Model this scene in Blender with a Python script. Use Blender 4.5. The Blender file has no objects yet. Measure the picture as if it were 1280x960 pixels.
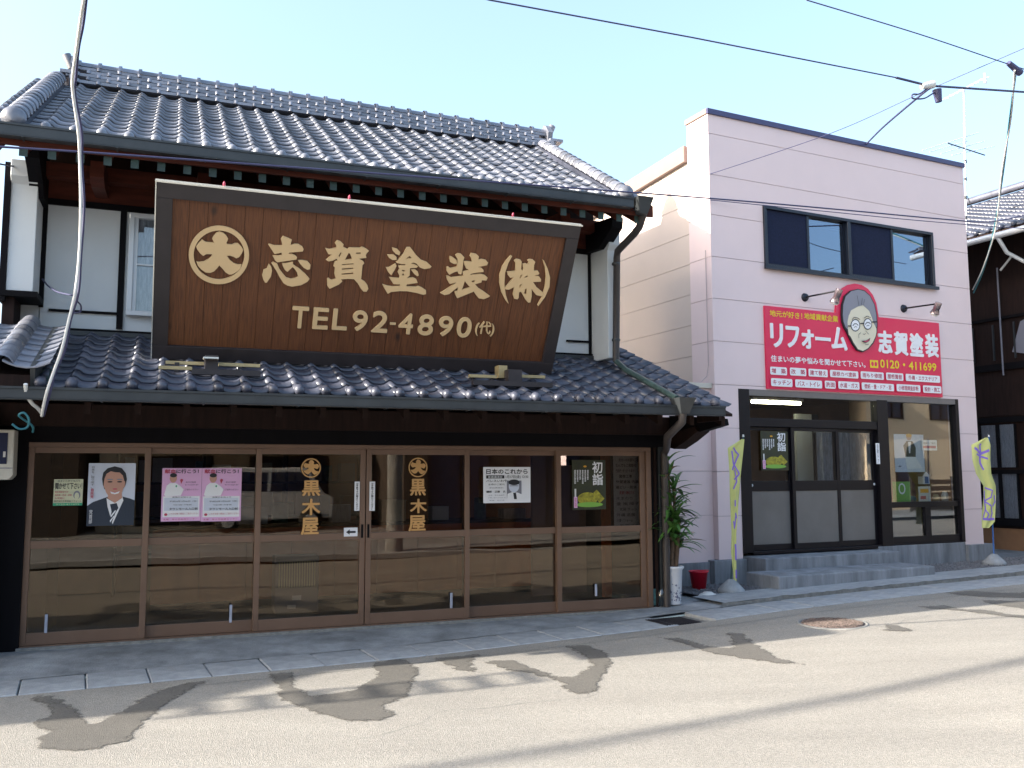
import bpy, math, random
from mathutils import Matrix, Vector
random.seed(7)
R = math.radians
S = bpy.context.scene
COL = S.collection
# ------------------------------------------------------------------ camera
H = 1.62
FPX, PITCH, ROLL = 1123.16, R(5.8149), R(-0.2103)
cam = bpy.data.objects.new('camera', bpy.data.cameras.new('camera'))
COL.objects.link(cam)
cam.data.sensor_width = 36
cam.data.lens = FPX / 1280 * 36
cam.data.clip_end = 3000
cam.matrix_world = Matrix.Translation((0, 0, H)) @ Matrix.Rotation(R(90) + PITCH, 4, 'X') @ Matrix.Rotation(ROLL, 4, 'Z')
S.camera = cam
# ------------------------------------------------------------------ frames
YB, DB = R(25.845), 8.3361 * 600 / 455
YA, DA = R(21.0298), 10.07
SUN_EL = R(23.5)
_h = 1 / math.tan(SUN_EL)
SV = .32
uB = Vector((math.cos(YB), math.sin(YB), 0)); vB = Vector((-math.sin(YB), math.cos(YB), 0))
SUN = (-uB * math.sqrt(_h * _h - SV * SV) + vB * SV + Vector((0, 0, 1))).normalized()
# ------------------------------------------------------------------ world and sun
W = bpy.data.worlds.new('World'); S.world = W; W.use_nodes = True
nt = W.node_tree; nt.nodes.clear()
sky = nt.nodes.new('ShaderNodeTexSky'); sky.sky_type = 'NISHITA'; sky.sun_disc = False
sky.sun_elevation = SUN_EL; sky.sun_rotation = math.atan2(SUN.x, SUN.y) % (2 * math.pi)
sky.air_density = 1.0; sky.dust_density = 4.5; sky.ozone_density = 2.0
bg = nt.nodes.new('ShaderNodeBackground'); bg.inputs[1].default_value = 0.15
wo = nt.nodes.new('ShaderNodeOutputWorld')
ad = nt.nodes.new('ShaderNodeMixRGB'); ad.blend_type = 'ADD'; ad.inputs[0].default_value = 1; ad.inputs[2].default_value = (.50, .70, .80, 1)
nt.links.new(sky.outputs[0], ad.inputs[1]); nt.links.new(ad.outputs[0], bg.inputs[0]); nt.links.new(bg.outputs[0], wo.inputs[0])
sl = bpy.data.objects.new('sun', bpy.data.lights.new('sun', 'SUN')); COL.objects.link(sl)
sl.data.energy = 5.0; sl.data.angle = R(0.5); sl.data.color = (1, .93, .82)
sl.rotation_euler = SUN.to_track_quat('Z', 'Y').to_euler()
S.view_settings.view_transform = 'Standard'; S.view_settings.look = 'None'
S.view_settings.exposure = 1.55; S.view_settings.gamma = 1
S.view_settings.use_curve_mapping = False

# ------------------------------------------------------------------ pixel rays on real planes
def ray(px, py):
    a = (px - 640) / FPX; b = (py - 480) / FPX
    c, s = math.cos(-ROLL), math.sin(-ROLL)
    a, b = a * c - b * s, a * s + b * c
    return Vector((a, math.cos(PITCH) + b * math.sin(PITCH), math.sin(PITCH) - b * math.cos(PITCH)))
class Frame:
    def __init__(f, yaw, d):
        f.yaw = yaw
        f.M = Matrix.Translation((0, d, 0)) @ Matrix.Rotation(yaw, 4, 'Z')
        f.I = f.M.inverted(); f.o = f.I @ Vector((0, 0, H))
    def r(f, px, py): return f.I.to_3x3() @ ray(px, py)
    def y(f, px, py, y=0):
        d = f.r(px, py); t = (y - f.o.y) / d.y; p = f.o + d * t; return p.x, p.z
    def z(f, px, py, z=0):
        d = f.r(px, py); t = (z - f.o.z) / d.z; p = f.o + d * t; return p.x, p.y
    def x(f, px, py, x=0):
        d = f.r(px, py); t = (x - f.o.x) / d.x; p = f.o + d * t; return p.y, p.z
    def slope(f, px, py, z0, y0, s):
        d = f.r(px, py); t = (z0 + s * (f.o.y - y0) - f.o.z) / (d.z - s * d.y); return f.o + d * t
FA, FB = Frame(YA, DA), Frame(YB, DB)
GP = [(-60, 0), (-2, 0), (0.4, .045), (2.3, .12), (3.7, .15), (7, .2), (12, .26), (60, .26)]
def G(u):
    for (a, p), (b, q) in zip(GP, GP[1:]):
        if u <= b: return p + (q - p) * max(0, (u - a)) / (b - a)
    return .26
def gnd(px, py, add=0):
    z = 0
    for i in range(30):
        u, v = FB.z(px, py, z + add); z = G(u)
    return u, v, z + add

# ------------------------------------------------------------------ materials
MATS = {}
def mat(name, col, rough=.7, metal=0, spec=.5, var=.0, scale=6, bump=0, bscale=40, stretch=(1, 1, 1), col2=None, detail=6, emit=None, dirt=0, coat=0, translucent=0):
    if name in MATS: return MATS[name]
    m = bpy.data.materials.new(name); m.use_nodes = True; MATS[name] = m
    n = m.node_tree.nodes; L = m.node_tree.links
    b = n['Principled BSDF']
    b.inputs['Base Color'].default_value = (*col, 1); b.inputs['Roughness'].default_value = rough
    b.inputs['Metallic'].default_value = metal; b.inputs['Specular IOR Level'].default_value = spec
    if coat: b.inputs['Coat Weight'].default_value = coat
    if emit: b.inputs['Emission Color'].default_value = (*emit[0], 1); b.inputs['Emission Strength'].default_value = emit[1]
    if var or bump or col2:
        tc = n.new('ShaderNodeTexCoord'); mp = n.new('ShaderNodeMapping'); L.new(tc.outputs['Object'], mp.inputs[0])
        mp.inputs['Scale'].default_value = stretch
        no = n.new('ShaderNodeTexNoise'); no.inputs['Scale'].default_value = scale; no.inputs['Detail'].default_value = detail
        no.inputs['Roughness'].default_value = .62
        L.new(mp.outputs[0], no.inputs[0])
        cr = n.new('ShaderNodeValToRGB'); e = cr.color_ramp.elements
        c2 = col2 or tuple(min(1, c * (1 + var)) for c in col); c1 = col if col2 else tuple(c * (1 - var) for c in col)
        e[0].position = .32; e[0].color = (*c1, 1); e[1].position = .68; e[1].color = (*c2, 1)
        L.new(no.outputs[0], cr.inputs[0]); last = cr.outputs[0]
        if dirt:
            n2 = n.new('ShaderNodeTexNoise'); n2.inputs['Scale'].default_value = 1.3; n2.inputs['Detail'].default_value = 9
            n2.inputs['Roughness'].default_value = .7
            L.new(mp.outputs[0], n2.inputs[0])
            r2 = n.new('ShaderNodeValToRGB'); r2.color_ramp.elements[0].position = .35; r2.color_ramp.elements[1].position = .7
            L.new(n2.outputs[0], r2.inputs[0])
            mx = n.new('ShaderNodeMixRGB'); mx.blend_type = 'MULTIPLY'; mx.inputs[0].default_value = dirt
            L.new(last, mx.inputs[1]); L.new(r2.outputs[0], mx.inputs[2]); last = mx.outputs[0]
        L.new(last, b.inputs['Base Color'])
        if bump:
            nb = n.new('ShaderNodeTexNoise'); nb.inputs['Scale'].default_value = bscale; nb.inputs['Detail'].default_value = 5
            L.new(mp.outputs[0], nb.inputs[0])
            bp = n.new('ShaderNodeBump'); bp.inputs['Strength'].default_value = bump; bp.inputs['Distance'].default_value = .02
            L.new(nb.outputs[0], bp.inputs['Height']); L.new(bp.outputs[0], b.inputs['Normal'])
        rr = n.new('ShaderNodeMapRange'); rr.inputs[3].default_value = max(.05, rough - .08); rr.inputs[4].default_value = min(1, rough + .1)
        L.new(no.outputs[0], rr.inputs[0]); L.new(rr.outputs[0], b.inputs['Roughness'])
    return m
def glass(name, tint, ior=1.6, rough=.0, wave=.0, gl=(.95, .97, 1)):
    m = bpy.data.materials.new(name); m.use_nodes = True; MATS[name] = m
    n = m.node_tree.nodes; L = m.node_tree.links; n.clear()
    o = n.new('ShaderNodeOutputMaterial'); t = n.new('ShaderNodeBsdfTransparent'); t.inputs[0].default_value = (*tint, 1)
    g = n.new('ShaderNodeBsdfGlossy'); g.inputs['Roughness'].default_value = rough; g.inputs[0].default_value = (*gl, 1)
    f = n.new('ShaderNodeFresnel'); f.inputs[0].default_value = ior
    ge = n.new('ShaderNodeNewGeometry'); mr = n.new('ShaderNodeMapRange'); mr.inputs[3].default_value = ior; mr.inputs[4].default_value = 1 / ior
    L.new(ge.outputs['Backfacing'], mr.inputs[0]); L.new(mr.outputs[0], f.inputs[0])
    mx = n.new('ShaderNodeMixShader'); L.new(f.outputs[0], mx.inputs[0]); L.new(t.outputs[0], mx.inputs[1]); L.new(g.outputs[0], mx.inputs[2])
    L.new(mx.outputs[0], o.inputs[0])
    if wave:
        tc = n.new('ShaderNodeTexCoord'); nb = n.new('ShaderNodeTexNoise'); nb.inputs['Scale'].default_value = 1.6; nb.inputs['Detail'].default_value = 1
        L.new(tc.outputs['Object'], nb.inputs[0])
        bp = n.new('ShaderNodeBump'); bp.inputs['Strength'].default_value = wave; bp.inputs['Distance'].default_value = .01
        L.new(nb.outputs[0], bp.inputs['Height']); L.new(bp.outputs[0], g.inputs['Normal'])
    return m
def board_mat():
    m = bpy.data.materials.new('stained_cedar'); m.use_nodes = True; MATS['stained_cedar'] = m
    n = m.node_tree.nodes; L = m.node_tree.links; b = n['Principled BSDF']; b.inputs['Roughness'].default_value = .55
    tc = n.new('ShaderNodeTexCoord'); mp = n.new('ShaderNodeMapping'); mp.inputs['Scale'].default_value = (1, 1, .05); L.new(tc.outputs['Object'], mp.inputs[0])
    no = n.new('ShaderNodeTexNoise'); no.inputs['Scale'].default_value = 110; no.inputs['Detail'].default_value = 4; no.inputs['Distortion'].default_value = .2
    L.new(mp.outputs[0], no.inputs[0])
    cr = n.new('ShaderNodeValToRGB'); e = cr.color_ramp.elements
    e[0].position = .35; e[0].color = (.082, .025, .007, 1); e[1].position = .66; e[1].color = (.155, .053, .015, 1)
    L.new(no.outputs[0], cr.inputs[0])
    kn = n.new('ShaderNodeTexVoronoi'); kn.inputs['Scale'].default_value = 3.4
    mk = n.new('ShaderNodeMapping'); mk.inputs['Scale'].default_value = (1.3, 1, .8); L.new(tc.outputs['Object'], mk.inputs[0]); L.new(mk.outputs[0], kn.inputs[0])
    kr = n.new('ShaderNodeValToRGB'); kr.color_ramp.elements[0].position = .05; kr.color_ramp.elements[0].color = (.25, .25, .25, 1); kr.color_ramp.elements[1].position = .17
    kr.color_ramp.elements[1].color = (1, 1, 1, 1); L.new(kn.outputs['Distance'], kr.inputs[0])
    mx = n.new('ShaderNodeMixRGB'); mx.blend_type = 'MULTIPLY'; mx.inputs[0].default_value = 1
    L.new(cr.outputs[0], mx.inputs[1]); L.new(kr.outputs[0], mx.inputs[2]); L.new(mx.outputs[0], b.inputs['Base Color'])
    oi = n.new('ShaderNodeObjectInfo')
    return m
def asphalt_mat(name, k, rough):
    m = bpy.data.materials.new(name); m.use_nodes = True; MATS[name] = m
    n = m.node_tree.nodes; L = m.node_tree.links; b = n['Principled BSDF']; b.inputs['Roughness'].default_value = rough
    b.inputs['Specular IOR Level'].default_value = .35
    tc = n.new('ShaderNodeTexCoord')
    v = n.new('ShaderNodeTexVoronoi'); v.inputs['Scale'].default_value = 150; L.new(tc.outputs['Object'], v.inputs[0])
    cr = n.new('ShaderNodeValToRGB'); e = cr.color_ramp.elements
    e[0].position = 0; e[0].color = (.225 * k, .210 * k, .185 * k, 1); e[1].position = 1; e[1].color = (.385 * k, .360 * k, .318 * k, 1)
    sep = n.new('ShaderNodeSeparateColor'); L.new(v.outputs['Color'], sep.inputs[0]); L.new(sep.outputs[0], cr.inputs[0])
    no = n.new('ShaderNodeTexNoise'); no.inputs['Scale'].default_value = .7; no.inputs['Detail'].default_value = 8; no.inputs['Roughness'].default_value = .65
    mp = n.new('ShaderNodeMapping'); mp.inputs['Rotation'].default_value = (0, 0, -YB); mp.inputs['Scale'].default_value = (.35, 1.6, 1)
    L.new(tc.outputs['Object'], mp.inputs[0]); L.new(mp.outputs[0], no.inputs[0])
    r2 = n.new('ShaderNodeValToRGB'); r2.color_ramp.elements[0].position = .3; r2.color_ramp.elements[0].color = (.76, .76, .77, 1); r2.color_ramp.elements[1].position = .68
    L.new(no.outputs[0], r2.inputs[0])
    mx = n.new('ShaderNodeMixRGB'); mx.blend_type = 'MULTIPLY'; mx.inputs[0].default_value = 1
    L.new(cr.outputs[0], mx.inputs[1]); L.new(r2.outputs[0], mx.inputs[2]); L.new(mx.outputs[0], b.inputs['Base Color'])
    bp = n.new('ShaderNodeBump'); bp.inputs['Strength'].default_value = .55; bp.inputs['Distance'].default_value = .006
    L.new(v.outputs['Distance'], bp.inputs['Height']); L.new(bp.outputs[0], b.inputs['Normal'])
    return m
M = {}
M['asphalt'] = asphalt_mat('asphalt', .95, .85)
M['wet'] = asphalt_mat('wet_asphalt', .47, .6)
M['conc'] = mat('concrete', (.33, .35, .37), .85, var=.2, scale=5, bump=.3, bscale=70, dirt=.55)
M['conc2'] = mat('gutter_concrete', (.34, .36, .38), .85, var=.14, scale=9, bump=.3, bscale=90, dirt=.3)
M['concd'] = mat('damp_concrete', (.18, .18, .17), .8, var=.3, scale=12, bump=.3)  # dark concrete for joints, cracks and the pavement edge's painted shadow
M['stonecoat'] = mat('step_concrete', (.29, .31, .34), .85, var=.18, scale=3, bump=.2, bscale=60, dirt=.5, stretch=(3, 3, .5))
M['gravel'] = mat('grey_gravel', (.13, .13, .14), .9, var=.6, scale=30)
M['plaster'] = mat('white_plaster', (.64, .67, .68), .85, var=.03, scale=2, bump=.05, bscale=60)
M['black'] = mat('black_timber', (.005, .0045, .006), .7, spec=.12, var=.3, scale=8, stretch=(1, 1, .2))
M['darkwood'] = mat('dark_timber', (.020, .010, .008), .7, spec=.18, var=.35, scale=8, stretch=(3, 3, .3), bump=.1)
M['redwood'] = mat('red_brown_timber', (.085, .022, .013), .7, spec=.2, var=.3, scale=6, stretch=(.5, 3, 3), bump=.1)
M['rafter'] = mat('weathered_copper', (.035, .065, .06), .5, var=.3, scale=9)
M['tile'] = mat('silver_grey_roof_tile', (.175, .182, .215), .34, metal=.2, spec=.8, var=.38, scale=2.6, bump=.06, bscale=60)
M['tile2'] = mat('dark_grey_roof_tile', (.055, .060, .085), .42, metal=.1, spec=.7, var=.4, scale=2.6, bump=.06, bscale=60)  # same tile darkened to put the lower roof's shade into its colour
M['gutterm'] = mat('grey_brown_gutter_metal', (.030, .034, .037), .4, var=.2, scale=5)
M['pipe'] = mat('dark_brown_downpipe', (.045, .038, .037), .45, var=.15)
M['bronze'] = mat('bronze_aluminium', (.19, .118, .082), .38, metal=.35, var=.08, scale=3)
M['sill'] = mat('worn_sill_concrete', (.20, .20, .19), .8, var=.3, scale=14, bump=.2)
M['signframe'] = mat('charcoal_sign_frame', (.026, .020, .021), .5, var=.2, scale=8)
M['board'] = board_mat()
M['gold'] = mat('cream_gold_lettering', (.66, .46, .24), .5)
M['goldleaf'] = mat('gold_window_lettering', (.60, .34, .13), .3, metal=.5)
M['cap'] = mat('bright_sign_capping', (.75, .74, .68), .25, metal=.6)
M['brass'] = mat('yellowed_steel_beam', (.42, .33, .17), .45, metal=.3, var=.2)
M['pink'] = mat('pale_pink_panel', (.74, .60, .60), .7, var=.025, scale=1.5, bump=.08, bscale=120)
M['pink2'] = mat('cream_pink_panel', (.58, .49, .44), .75, var=.03, scale=1.5, bump=.08, bscale=120)  # pink panel with the side wall's shade put into its colour
M['joint'] = mat('joint_sealant', (.47, .38, .39), .8)
M['coping'] = mat('navy_coping_metal', (.055, .055, .13), .4, metal=.2)
M['fascia'] = mat('brown_pink_fascia', (.20, .145, .125), .6, var=.05)
M['frameblk'] = mat('black_aluminium', (.006, .005, .008), .4, metal=.1, spec=.3)
M['soffit'] = mat('taupe_soffit', (.17, .15, .14), .6, var=.1)
M['navy'] = mat('navy_window_frame', (.010, .014, .026), .35, metal=.3)
M['mesh'] = mat('insect_screen', (.014, .019, .045), .8, spec=.15, var=.2, scale=40)
M['frost'] = mat('frosted_door_panel', (.14, .135, .13), .35, var=.12, scale=2, spec=.6)
M['red'] = mat('crimson_sign_panel', (.70, .012, .075), .4, var=.02)
M['white'] = mat('white_print', (.80, .80, .82), .55)
M['yellow'] = mat('yellow_print', (.80, .60, .02), .5)
M['orange'] = mat('orange_print', (.75, .36, .02), .5)
M['inkred'] = mat('red_ink', (.45, .05, .10), .6)
M['ink'] = mat('black_ink', (.015, .015, .02), .6)
M['inkgrey'] = mat('grey_ink', (.20, .20, .24), .6)
M['skin'] = mat('printed_skin', (.55, .30, .22), .6)
M['face'] = mat('cartoon_skin', (.72, .66, .50), .6)
M['hairgrey'] = mat('cartoon_grey_hair', (.24, .24, .28), .6)
M['lip'] = mat('cartoon_mouth', (.55, .06, .12), .6)
M['suit'] = mat('printed_navy_suit', (.02, .03, .05), .6)
M['paleblue'] = mat('pale_blue_paper', (.60, .64, .74), .6)
M['pinkpaper'] = mat('pink_paper', (.72, .42, .66), .6)
M['cream'] = mat('cream_paper', (.62, .62, .42), .6)
M['green'] = mat('green_print', (.03, .33, .17), .6)
M['lime'] = mat('lime_print', (.20, .42, .06), .6)
M['yg'] = mat('dark_photo_print', (.02, .022, .012), .5, col2=(.035, .04, .01), scale=9)
M['ygb'] = mat('golden_photo_print', (.30, .27, .02), .5, var=.5, scale=30)
M['flagy'] = mat('yellow_green_banner_cloth', (.58, .58, .20), .8, var=.06)
M['flagp'] = mat('violet_banner_print', (.26, .16, .60), .8)
M['polb'] = mat('blue_banner_pole', (.02, .10, .32), .4)
M['polg'] = mat('dark_green_banner_pole', (.02, .07, .07), .4)
M['bucket'] = mat('crimson_plastic', (.60, .01, .035), .35)
M['potw'] = mat('white_glazed_pot', (.62, .63, .66), .3, var=.05)
M['potink'] = mat('blue_grey_pot_print', (.14, .15, .22), .4)
M['trunk'] = mat('brown_plant_stem', (.12, .075, .045), .85, var=.4, scale=14, bump=.4)
M['leaf'] = mat('green_blade_leaf', (.07, .17, .035), .45, var=.5, scale=4)
M['leafdry'] = mat('dry_brown_leaf', (.20, .13, .07), .7, var=.3)
M['soil'] = mat('soil', (.03, .02, .015), .95)
M['alu'] = mat('white_aluminium', (.62, .64, .66), .35, metal=.2)
M['lampm'] = mat('silver_lamp_metal', (.34, .28, .30), .25, metal=.85)
M['whitecable'] = mat('pale_grey_cable', (.62, .62, .60), .5)
M['cable'] = mat('black_cable', (.04, .04, .10), .5)
M['cableb'] = mat('blue_green_cable', (.03, .16, .20), .5)
M['curtain'] = mat('grey_lace_curtain', (.36, .38, .46), .85, var=.35, scale=20, stretch=(3, 3, .4))
M['beige'] = mat('beige_render', (.42, .38, .30), .85, var=.1, scale=3)
M['intw'] = mat('interior_wall', (.30, .15, .07), .8, var=.2, scale=2)
M['intf'] = mat('interior_floor', (.10, .075, .055), .6, var=.2)
M['counter'] = mat('varnished_counter_wood', (.50, .13, .035), .45, var=.2, scale=5, stretch=(1, 1, .3))
M['door_i'] = mat('grey_pink_interior_door', (.42, .30, .26), .6, var=.05)
M['tube'] = mat('lit_fluorescent_tube', (1, 1, .9), .4, emit=((1, .93, .62), 9))
M['iron'] = mat('rusty_iron', (.15, .115, .10), .7, metal=.2, var=.75, scale=38, bump=.4)
M['drain'] = mat('dark_drain_steel', (.02, .02, .028), .5, metal=.4)
M['opp1'] = mat('opposite_cream_wall', (.55, .48, .38), .8, var=.08)
M['opp2'] = mat('opposite_pink_wall', (.80, .62, .42), .8, var=.05)
M['opp3'] = mat('opposite_dark_timber', (.045, .035, .03), .8, var=.3)
M['vanw'] = mat('white_car_paint', (.62, .64, .68), .25, coat=.6)
M['rubber'] = mat('tyre_rubber', (.015, .015, .015), .8)
M['dish'] = mat('white_china', (.62, .62, .60), .35)
M['utility'] = mat('ivory_plastic_case', (.52, .50, .44), .45, var=.05)
M['screen'] = mat('navy_case_window', (.02, .025, .06), .2)
M['greenbit'] = mat('green_tin', (.05, .13, .13), .5, var=.4, scale=20)
M['glassA'] = glass('shopfront_glass', (.66, .64, .61), 1.72, wave=.10, gl=(.88, .76, .62))
M['glassB'] = glass('clear_window_glass', (.85, .87, .86), 1.85, wave=.05)
M['glassU'] = glass('upper_window_glass', (.40, .45, .55), 2.6, wave=.04, gl=(.72, .85, 1))

for k_ in ('tile', 'tile2'):
    t_ = M[k_].node_tree; b_ = t_.nodes['Principled BSDF']; src = b_.inputs['Base Color'].links[0].from_socket
    oi = t_.nodes.new('ShaderNodeObjectInfo'); mr_ = t_.nodes.new('ShaderNodeMapRange'); mr_.inputs[3].default_value = .68; mr_.inputs[4].default_value = 1.32
    t_.links.new(oi.outputs['Random'], mr_.inputs[0])
    hs = t_.nodes.new('ShaderNodeHueSaturation'); t_.links.new(mr_.outputs[0], hs.inputs['Value']); t_.links.new(src, hs.inputs['Color']); t_.links.new(hs.outputs[0], b_.inputs['Base Color'])
    oc = t_.nodes.new('ShaderNodeMapRange'); oc.inputs[3].default_value = .26; oc.inputs[4].default_value = .52
    t_.links.new(oi.outputs['Random'], oc.inputs[0]); t_.links.new(oc.outputs[0], b_.inputs['Roughness'])
# ------------------------------------------------------------------ builders
class MB:
    def __init__(s): s.v = []; s.f = []; s.m = []; s.mats = []; s.smooth = []
    def mi(s, m):
        m = M[m] if isinstance(m, str) else m
        if m not in s.mats: s.mats.append(m)
        return s.mats.index(m)
    def add(s, vs, fs, m=None, smooth=False):
        k = len(s.v); s.v += [tuple(p) for p in vs]; mi = s.mi(m) if m else 0
        for f in fs: s.f.append([i + k for i in f]); s.m.append(mi); s.smooth.append(smooth)
        return s
    def box(s, x0, x1, y0, y1, z0, z1, m=None):
        if x0 > x1: x0, x1 = x1, x0
        if y0 > y1: y0, y1 = y1, y0
        if z0 > z1: z0, z1 = z1, z0
        v = [(x, y, z) for z in (z0, z1) for y in (y0, y1) for x in (x0, x1)]
        return s.add(v, [(0, 2, 3, 1), (4, 5, 7, 6), (0, 1, 5, 4), (2, 6, 7, 3), (0, 4, 6, 2), (1, 3, 7, 5)], m)
    def quadprism(s, pts, y0, y1, m=None):           # polygon in x,z extruded along y
        n = len(pts)
        a = sum(pts[i][0] * pts[(i + 1) % n][1] - pts[(i + 1) % n][0] * pts[i][1] for i in range(n))
        if a < 0: pts = pts[::-1]
        v = [(x, y0, z) for x, z in pts] + [(x, y1, z) for x, z in pts]
        f = [tuple(range(n)), tuple(range(2 * n - 1, n - 1, -1))] + [(i, i + n, (i + 1) % n + n, (i + 1) % n) for i in range(n)]
        return s.add(v, f, m)
    def prism_x(s, pts, x0, x1, m=None):             # polygon in y,z extruded along x
        n = len(pts)
        a = sum(pts[i][0] * pts[(i + 1) % n][1] - pts[(i + 1) % n][0] * pts[i][1] for i in range(n))
        if a < 0: pts = pts[::-1]
        v = [(x0, y, z) for y, z in pts] + [(x1, y, z) for y, z in pts]
        f = [tuple(range(n - 1, -1, -1)), tuple(range(n, 2 * n))] + [(i, (i + 1) % n, (i + 1) % n + n, i + n) for i in range(n)]
        return s.add(v, f, m)
    def prism_z(s, pts, z0, z1, m=None):
        n = len(pts)
        a = sum(pts[i][0] * pts[(i + 1) % n][1] - pts[(i + 1) % n][0] * pts[i][1] for i in range(n))
        if a < 0: pts = pts[::-1]
        v = [(x, y, z0) for x, y in pts] + [(x, y, z1) for x, y in pts]
        f = [tuple(range(n - 1, -1, -1)), tuple(range(n, 2 * n))] + [(i, (i + 1) % n, (i + 1) % n + n, i + n) for i in range(n)]
        return s.add(v, f, m)
    def poly(s, pts, y, m=None):                     # flat polygon facing -y
        n = len(pts); a = sum(pts[i][0] * pts[(i + 1) % n][1] - pts[(i + 1) % n][0] * pts[i][1] for i in range(n))
        if a < 0: pts = pts[::-1]
        return s.add([(x, y, z) for x, z in pts], [tuple(range(n))], m)
    def rect(s, x0, z0, x1, z1, y, m=None): return s.poly([(x0, z0), (x1, z0), (x1, z1), (x0, z1)], y, m)
    def ell(s, cx, cz, rx, rz, y, m=None, n=20): return s.poly([(cx + rx * math.cos(6.2832 * i / n), cz + rz * math.sin(6.2832 * i / n)) for i in range(n)], y, m)
    def tube(s, pts, r, n=8, m=None, smooth=True):
        pts = [Vector(p) for p in pts]; rs = r if isinstance(r, (list, tuple)) else [r] * len(pts)
        v = []; f = []; up = Vector((0, 0, 1)); prev = None
        for i, p in enumerate(pts):
            t = (pts[min(i + 1, len(pts) - 1)] - pts[max(i - 1, 0)]).normalized()
            if prev is None:
                a = t.cross(up) if abs(t.dot(up)) < .95 else t.cross(Vector((1, 0, 0)))
            else: a = prev - t * prev.dot(t)
            a.normalize(); prev = a; b = t.cross(a)
            for k in range(n):
                an = 6.28318 * k / n; v.append(p + (a * math.cos(an) + b * math.sin(an)) * rs[i])
        for i in range(len(pts) - 1):
            for k in range(n):
                q = i * n; k2 = (k + 1) % n
                f.append((q + k, q + k2, q + n + k2, q + n + k))
        s.add(v, f, m, smooth)
        e = (len(pts) - 1) * n
        s.add(v[:n], [tuple(range(n - 1, -1, -1))], m); s.add(v[e:], [tuple(range(n))], m)
        return s
    def lathe(s, prof, n=24, c=(0, 0, 0), m=None, smooth=True):
        v = []; f = []
        for r, z in prof:
            for k in range(n): v.append((c[0] + r * math.cos(6.28318 * k / n), c[1] + r * math.sin(6.28318 * k / n), c[2] + z))
        for i in range(len(prof) - 1):
            for k in range(n):
                k2 = (k + 1) % n; f.append((i * n + k, i * n + k2, (i + 1) * n + k2, (i + 1) * n + k))
        return s.add(v, f, m, smooth)
    def xf(s, mtx, k0=0):
        s.v = s.v[:k0] + [tuple(mtx @ Vector(p)) for p in s.v[k0:]]; return s
    def data(s, name, m=None):
        me = bpy.data.meshes.new(name); me.from_pydata(s.v, [], s.f)
        ml = s.mats or [M[m] if isinstance(m, str) else m]
        for x in ml: me.materials.append(x)
        if s.mats: me.polygons.foreach_set('material_index', s.m)
        if any(s.smooth): me.polygons.foreach_set('use_smooth', s.smooth)
        me.update(); return me
    def build(s, name, m=None, parent=None, mtx=None, bevel=0, **k):
        return link(name, s.data(name, m), parent, mtx, bevel, **k)
def link(name, me, parent=None, mtx=None, bevel=0, label=None, kind=None):
    o = bpy.data.objects.new(name, me); COL.objects.link(o)
    if parent: o.parent = parent
    if mtx is not None: o.matrix_local = mtx
    if bevel:
        b = o.modifiers.new('bevel', 'BEVEL'); b.width = bevel; b.segments = 2; b.limit_method = 'ANGLE'; b.angle_limit = R(40)
    if label: o['label'] = label
    if kind: o['kind'] = kind
    return o
def tag(o, label, cat, group=None):
    o['label'] = label; o['category'] = cat
    if group: o['group'] = group
    return o
def thing(name, label, cat, mtx, group=None):
    o = bpy.data.objects.new(name, None); COL.objects.link(o); o.matrix_world = mtx; o.empty_display_size = .2
    return tag(o, label, cat, group)
def box(name, m, parent, x0, x1, y0, y1, z0, z1, bevel=0, **k): return MB().box(x0, x1, y0, y1, z0, z1).build(name, m, parent, bevel=bevel, **k)
def T(x, y, z=0): return Matrix.Translation((x, y, z))
def copy_tree(o, parent=None):
    c = o.copy(); COL.objects.link(c); c.parent = parent
    for ch in list(o.children): copy_tree(ch, c)
    return c
# outlines with holes -> solid, via a 2D curve
def curve_mb(loops, ext, y, mb, m):
    cu = bpy.data.curves.new('t', 'CURVE'); cu.dimensions = '2D'; cu.fill_mode = 'BOTH'; cu.extrude = ext / 2
    for lp in loops:
        sp = cu.splines.new('POLY'); sp.points.add(len(lp) - 1); sp.use_cyclic_u = True
        for i, (a, b) in enumerate(lp): sp.points[i].co = (a, b, 0, 1)
    return _conv(cu, y, ext, mb, m)
def _conv(cu, y, ext, mb, m, fit=None):
    o = bpy.data.objects.new('t', cu); COL.objects.link(o)
    dg = bpy.context.evaluated_depsgraph_get(); dg.update()
    me = bpy.data.meshes.new_from_object(o.evaluated_get(dg))
    vs = [(v.co.x, v.co.y, v.co.z) for v in me.vertices]
    if fit and vs:
        x0, z0, x1, z1 = fit; a0 = min(v[0] for v in vs); a1 = max(v[0] for v in vs); b0 = min(v[1] for v in vs); b1 = max(v[1] for v in vs)
        vs = [(x0 + (v[0] - a0) / max(1e-6, a1 - a0) * (x1 - x0), z0 + (v[1] - b0) / max(1e-6, b1 - b0) * (z1 - z0), v[2]) for v in vs]
    mb.add([(a, y - c, b) for a, b, c in vs], [tuple(p.vertices) for p in me.polygons], m)
    bpy.data.objects.remove(o); bpy.data.meshes.remove(me); bpy.data.curves.remove(cu)
    return mb
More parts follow.
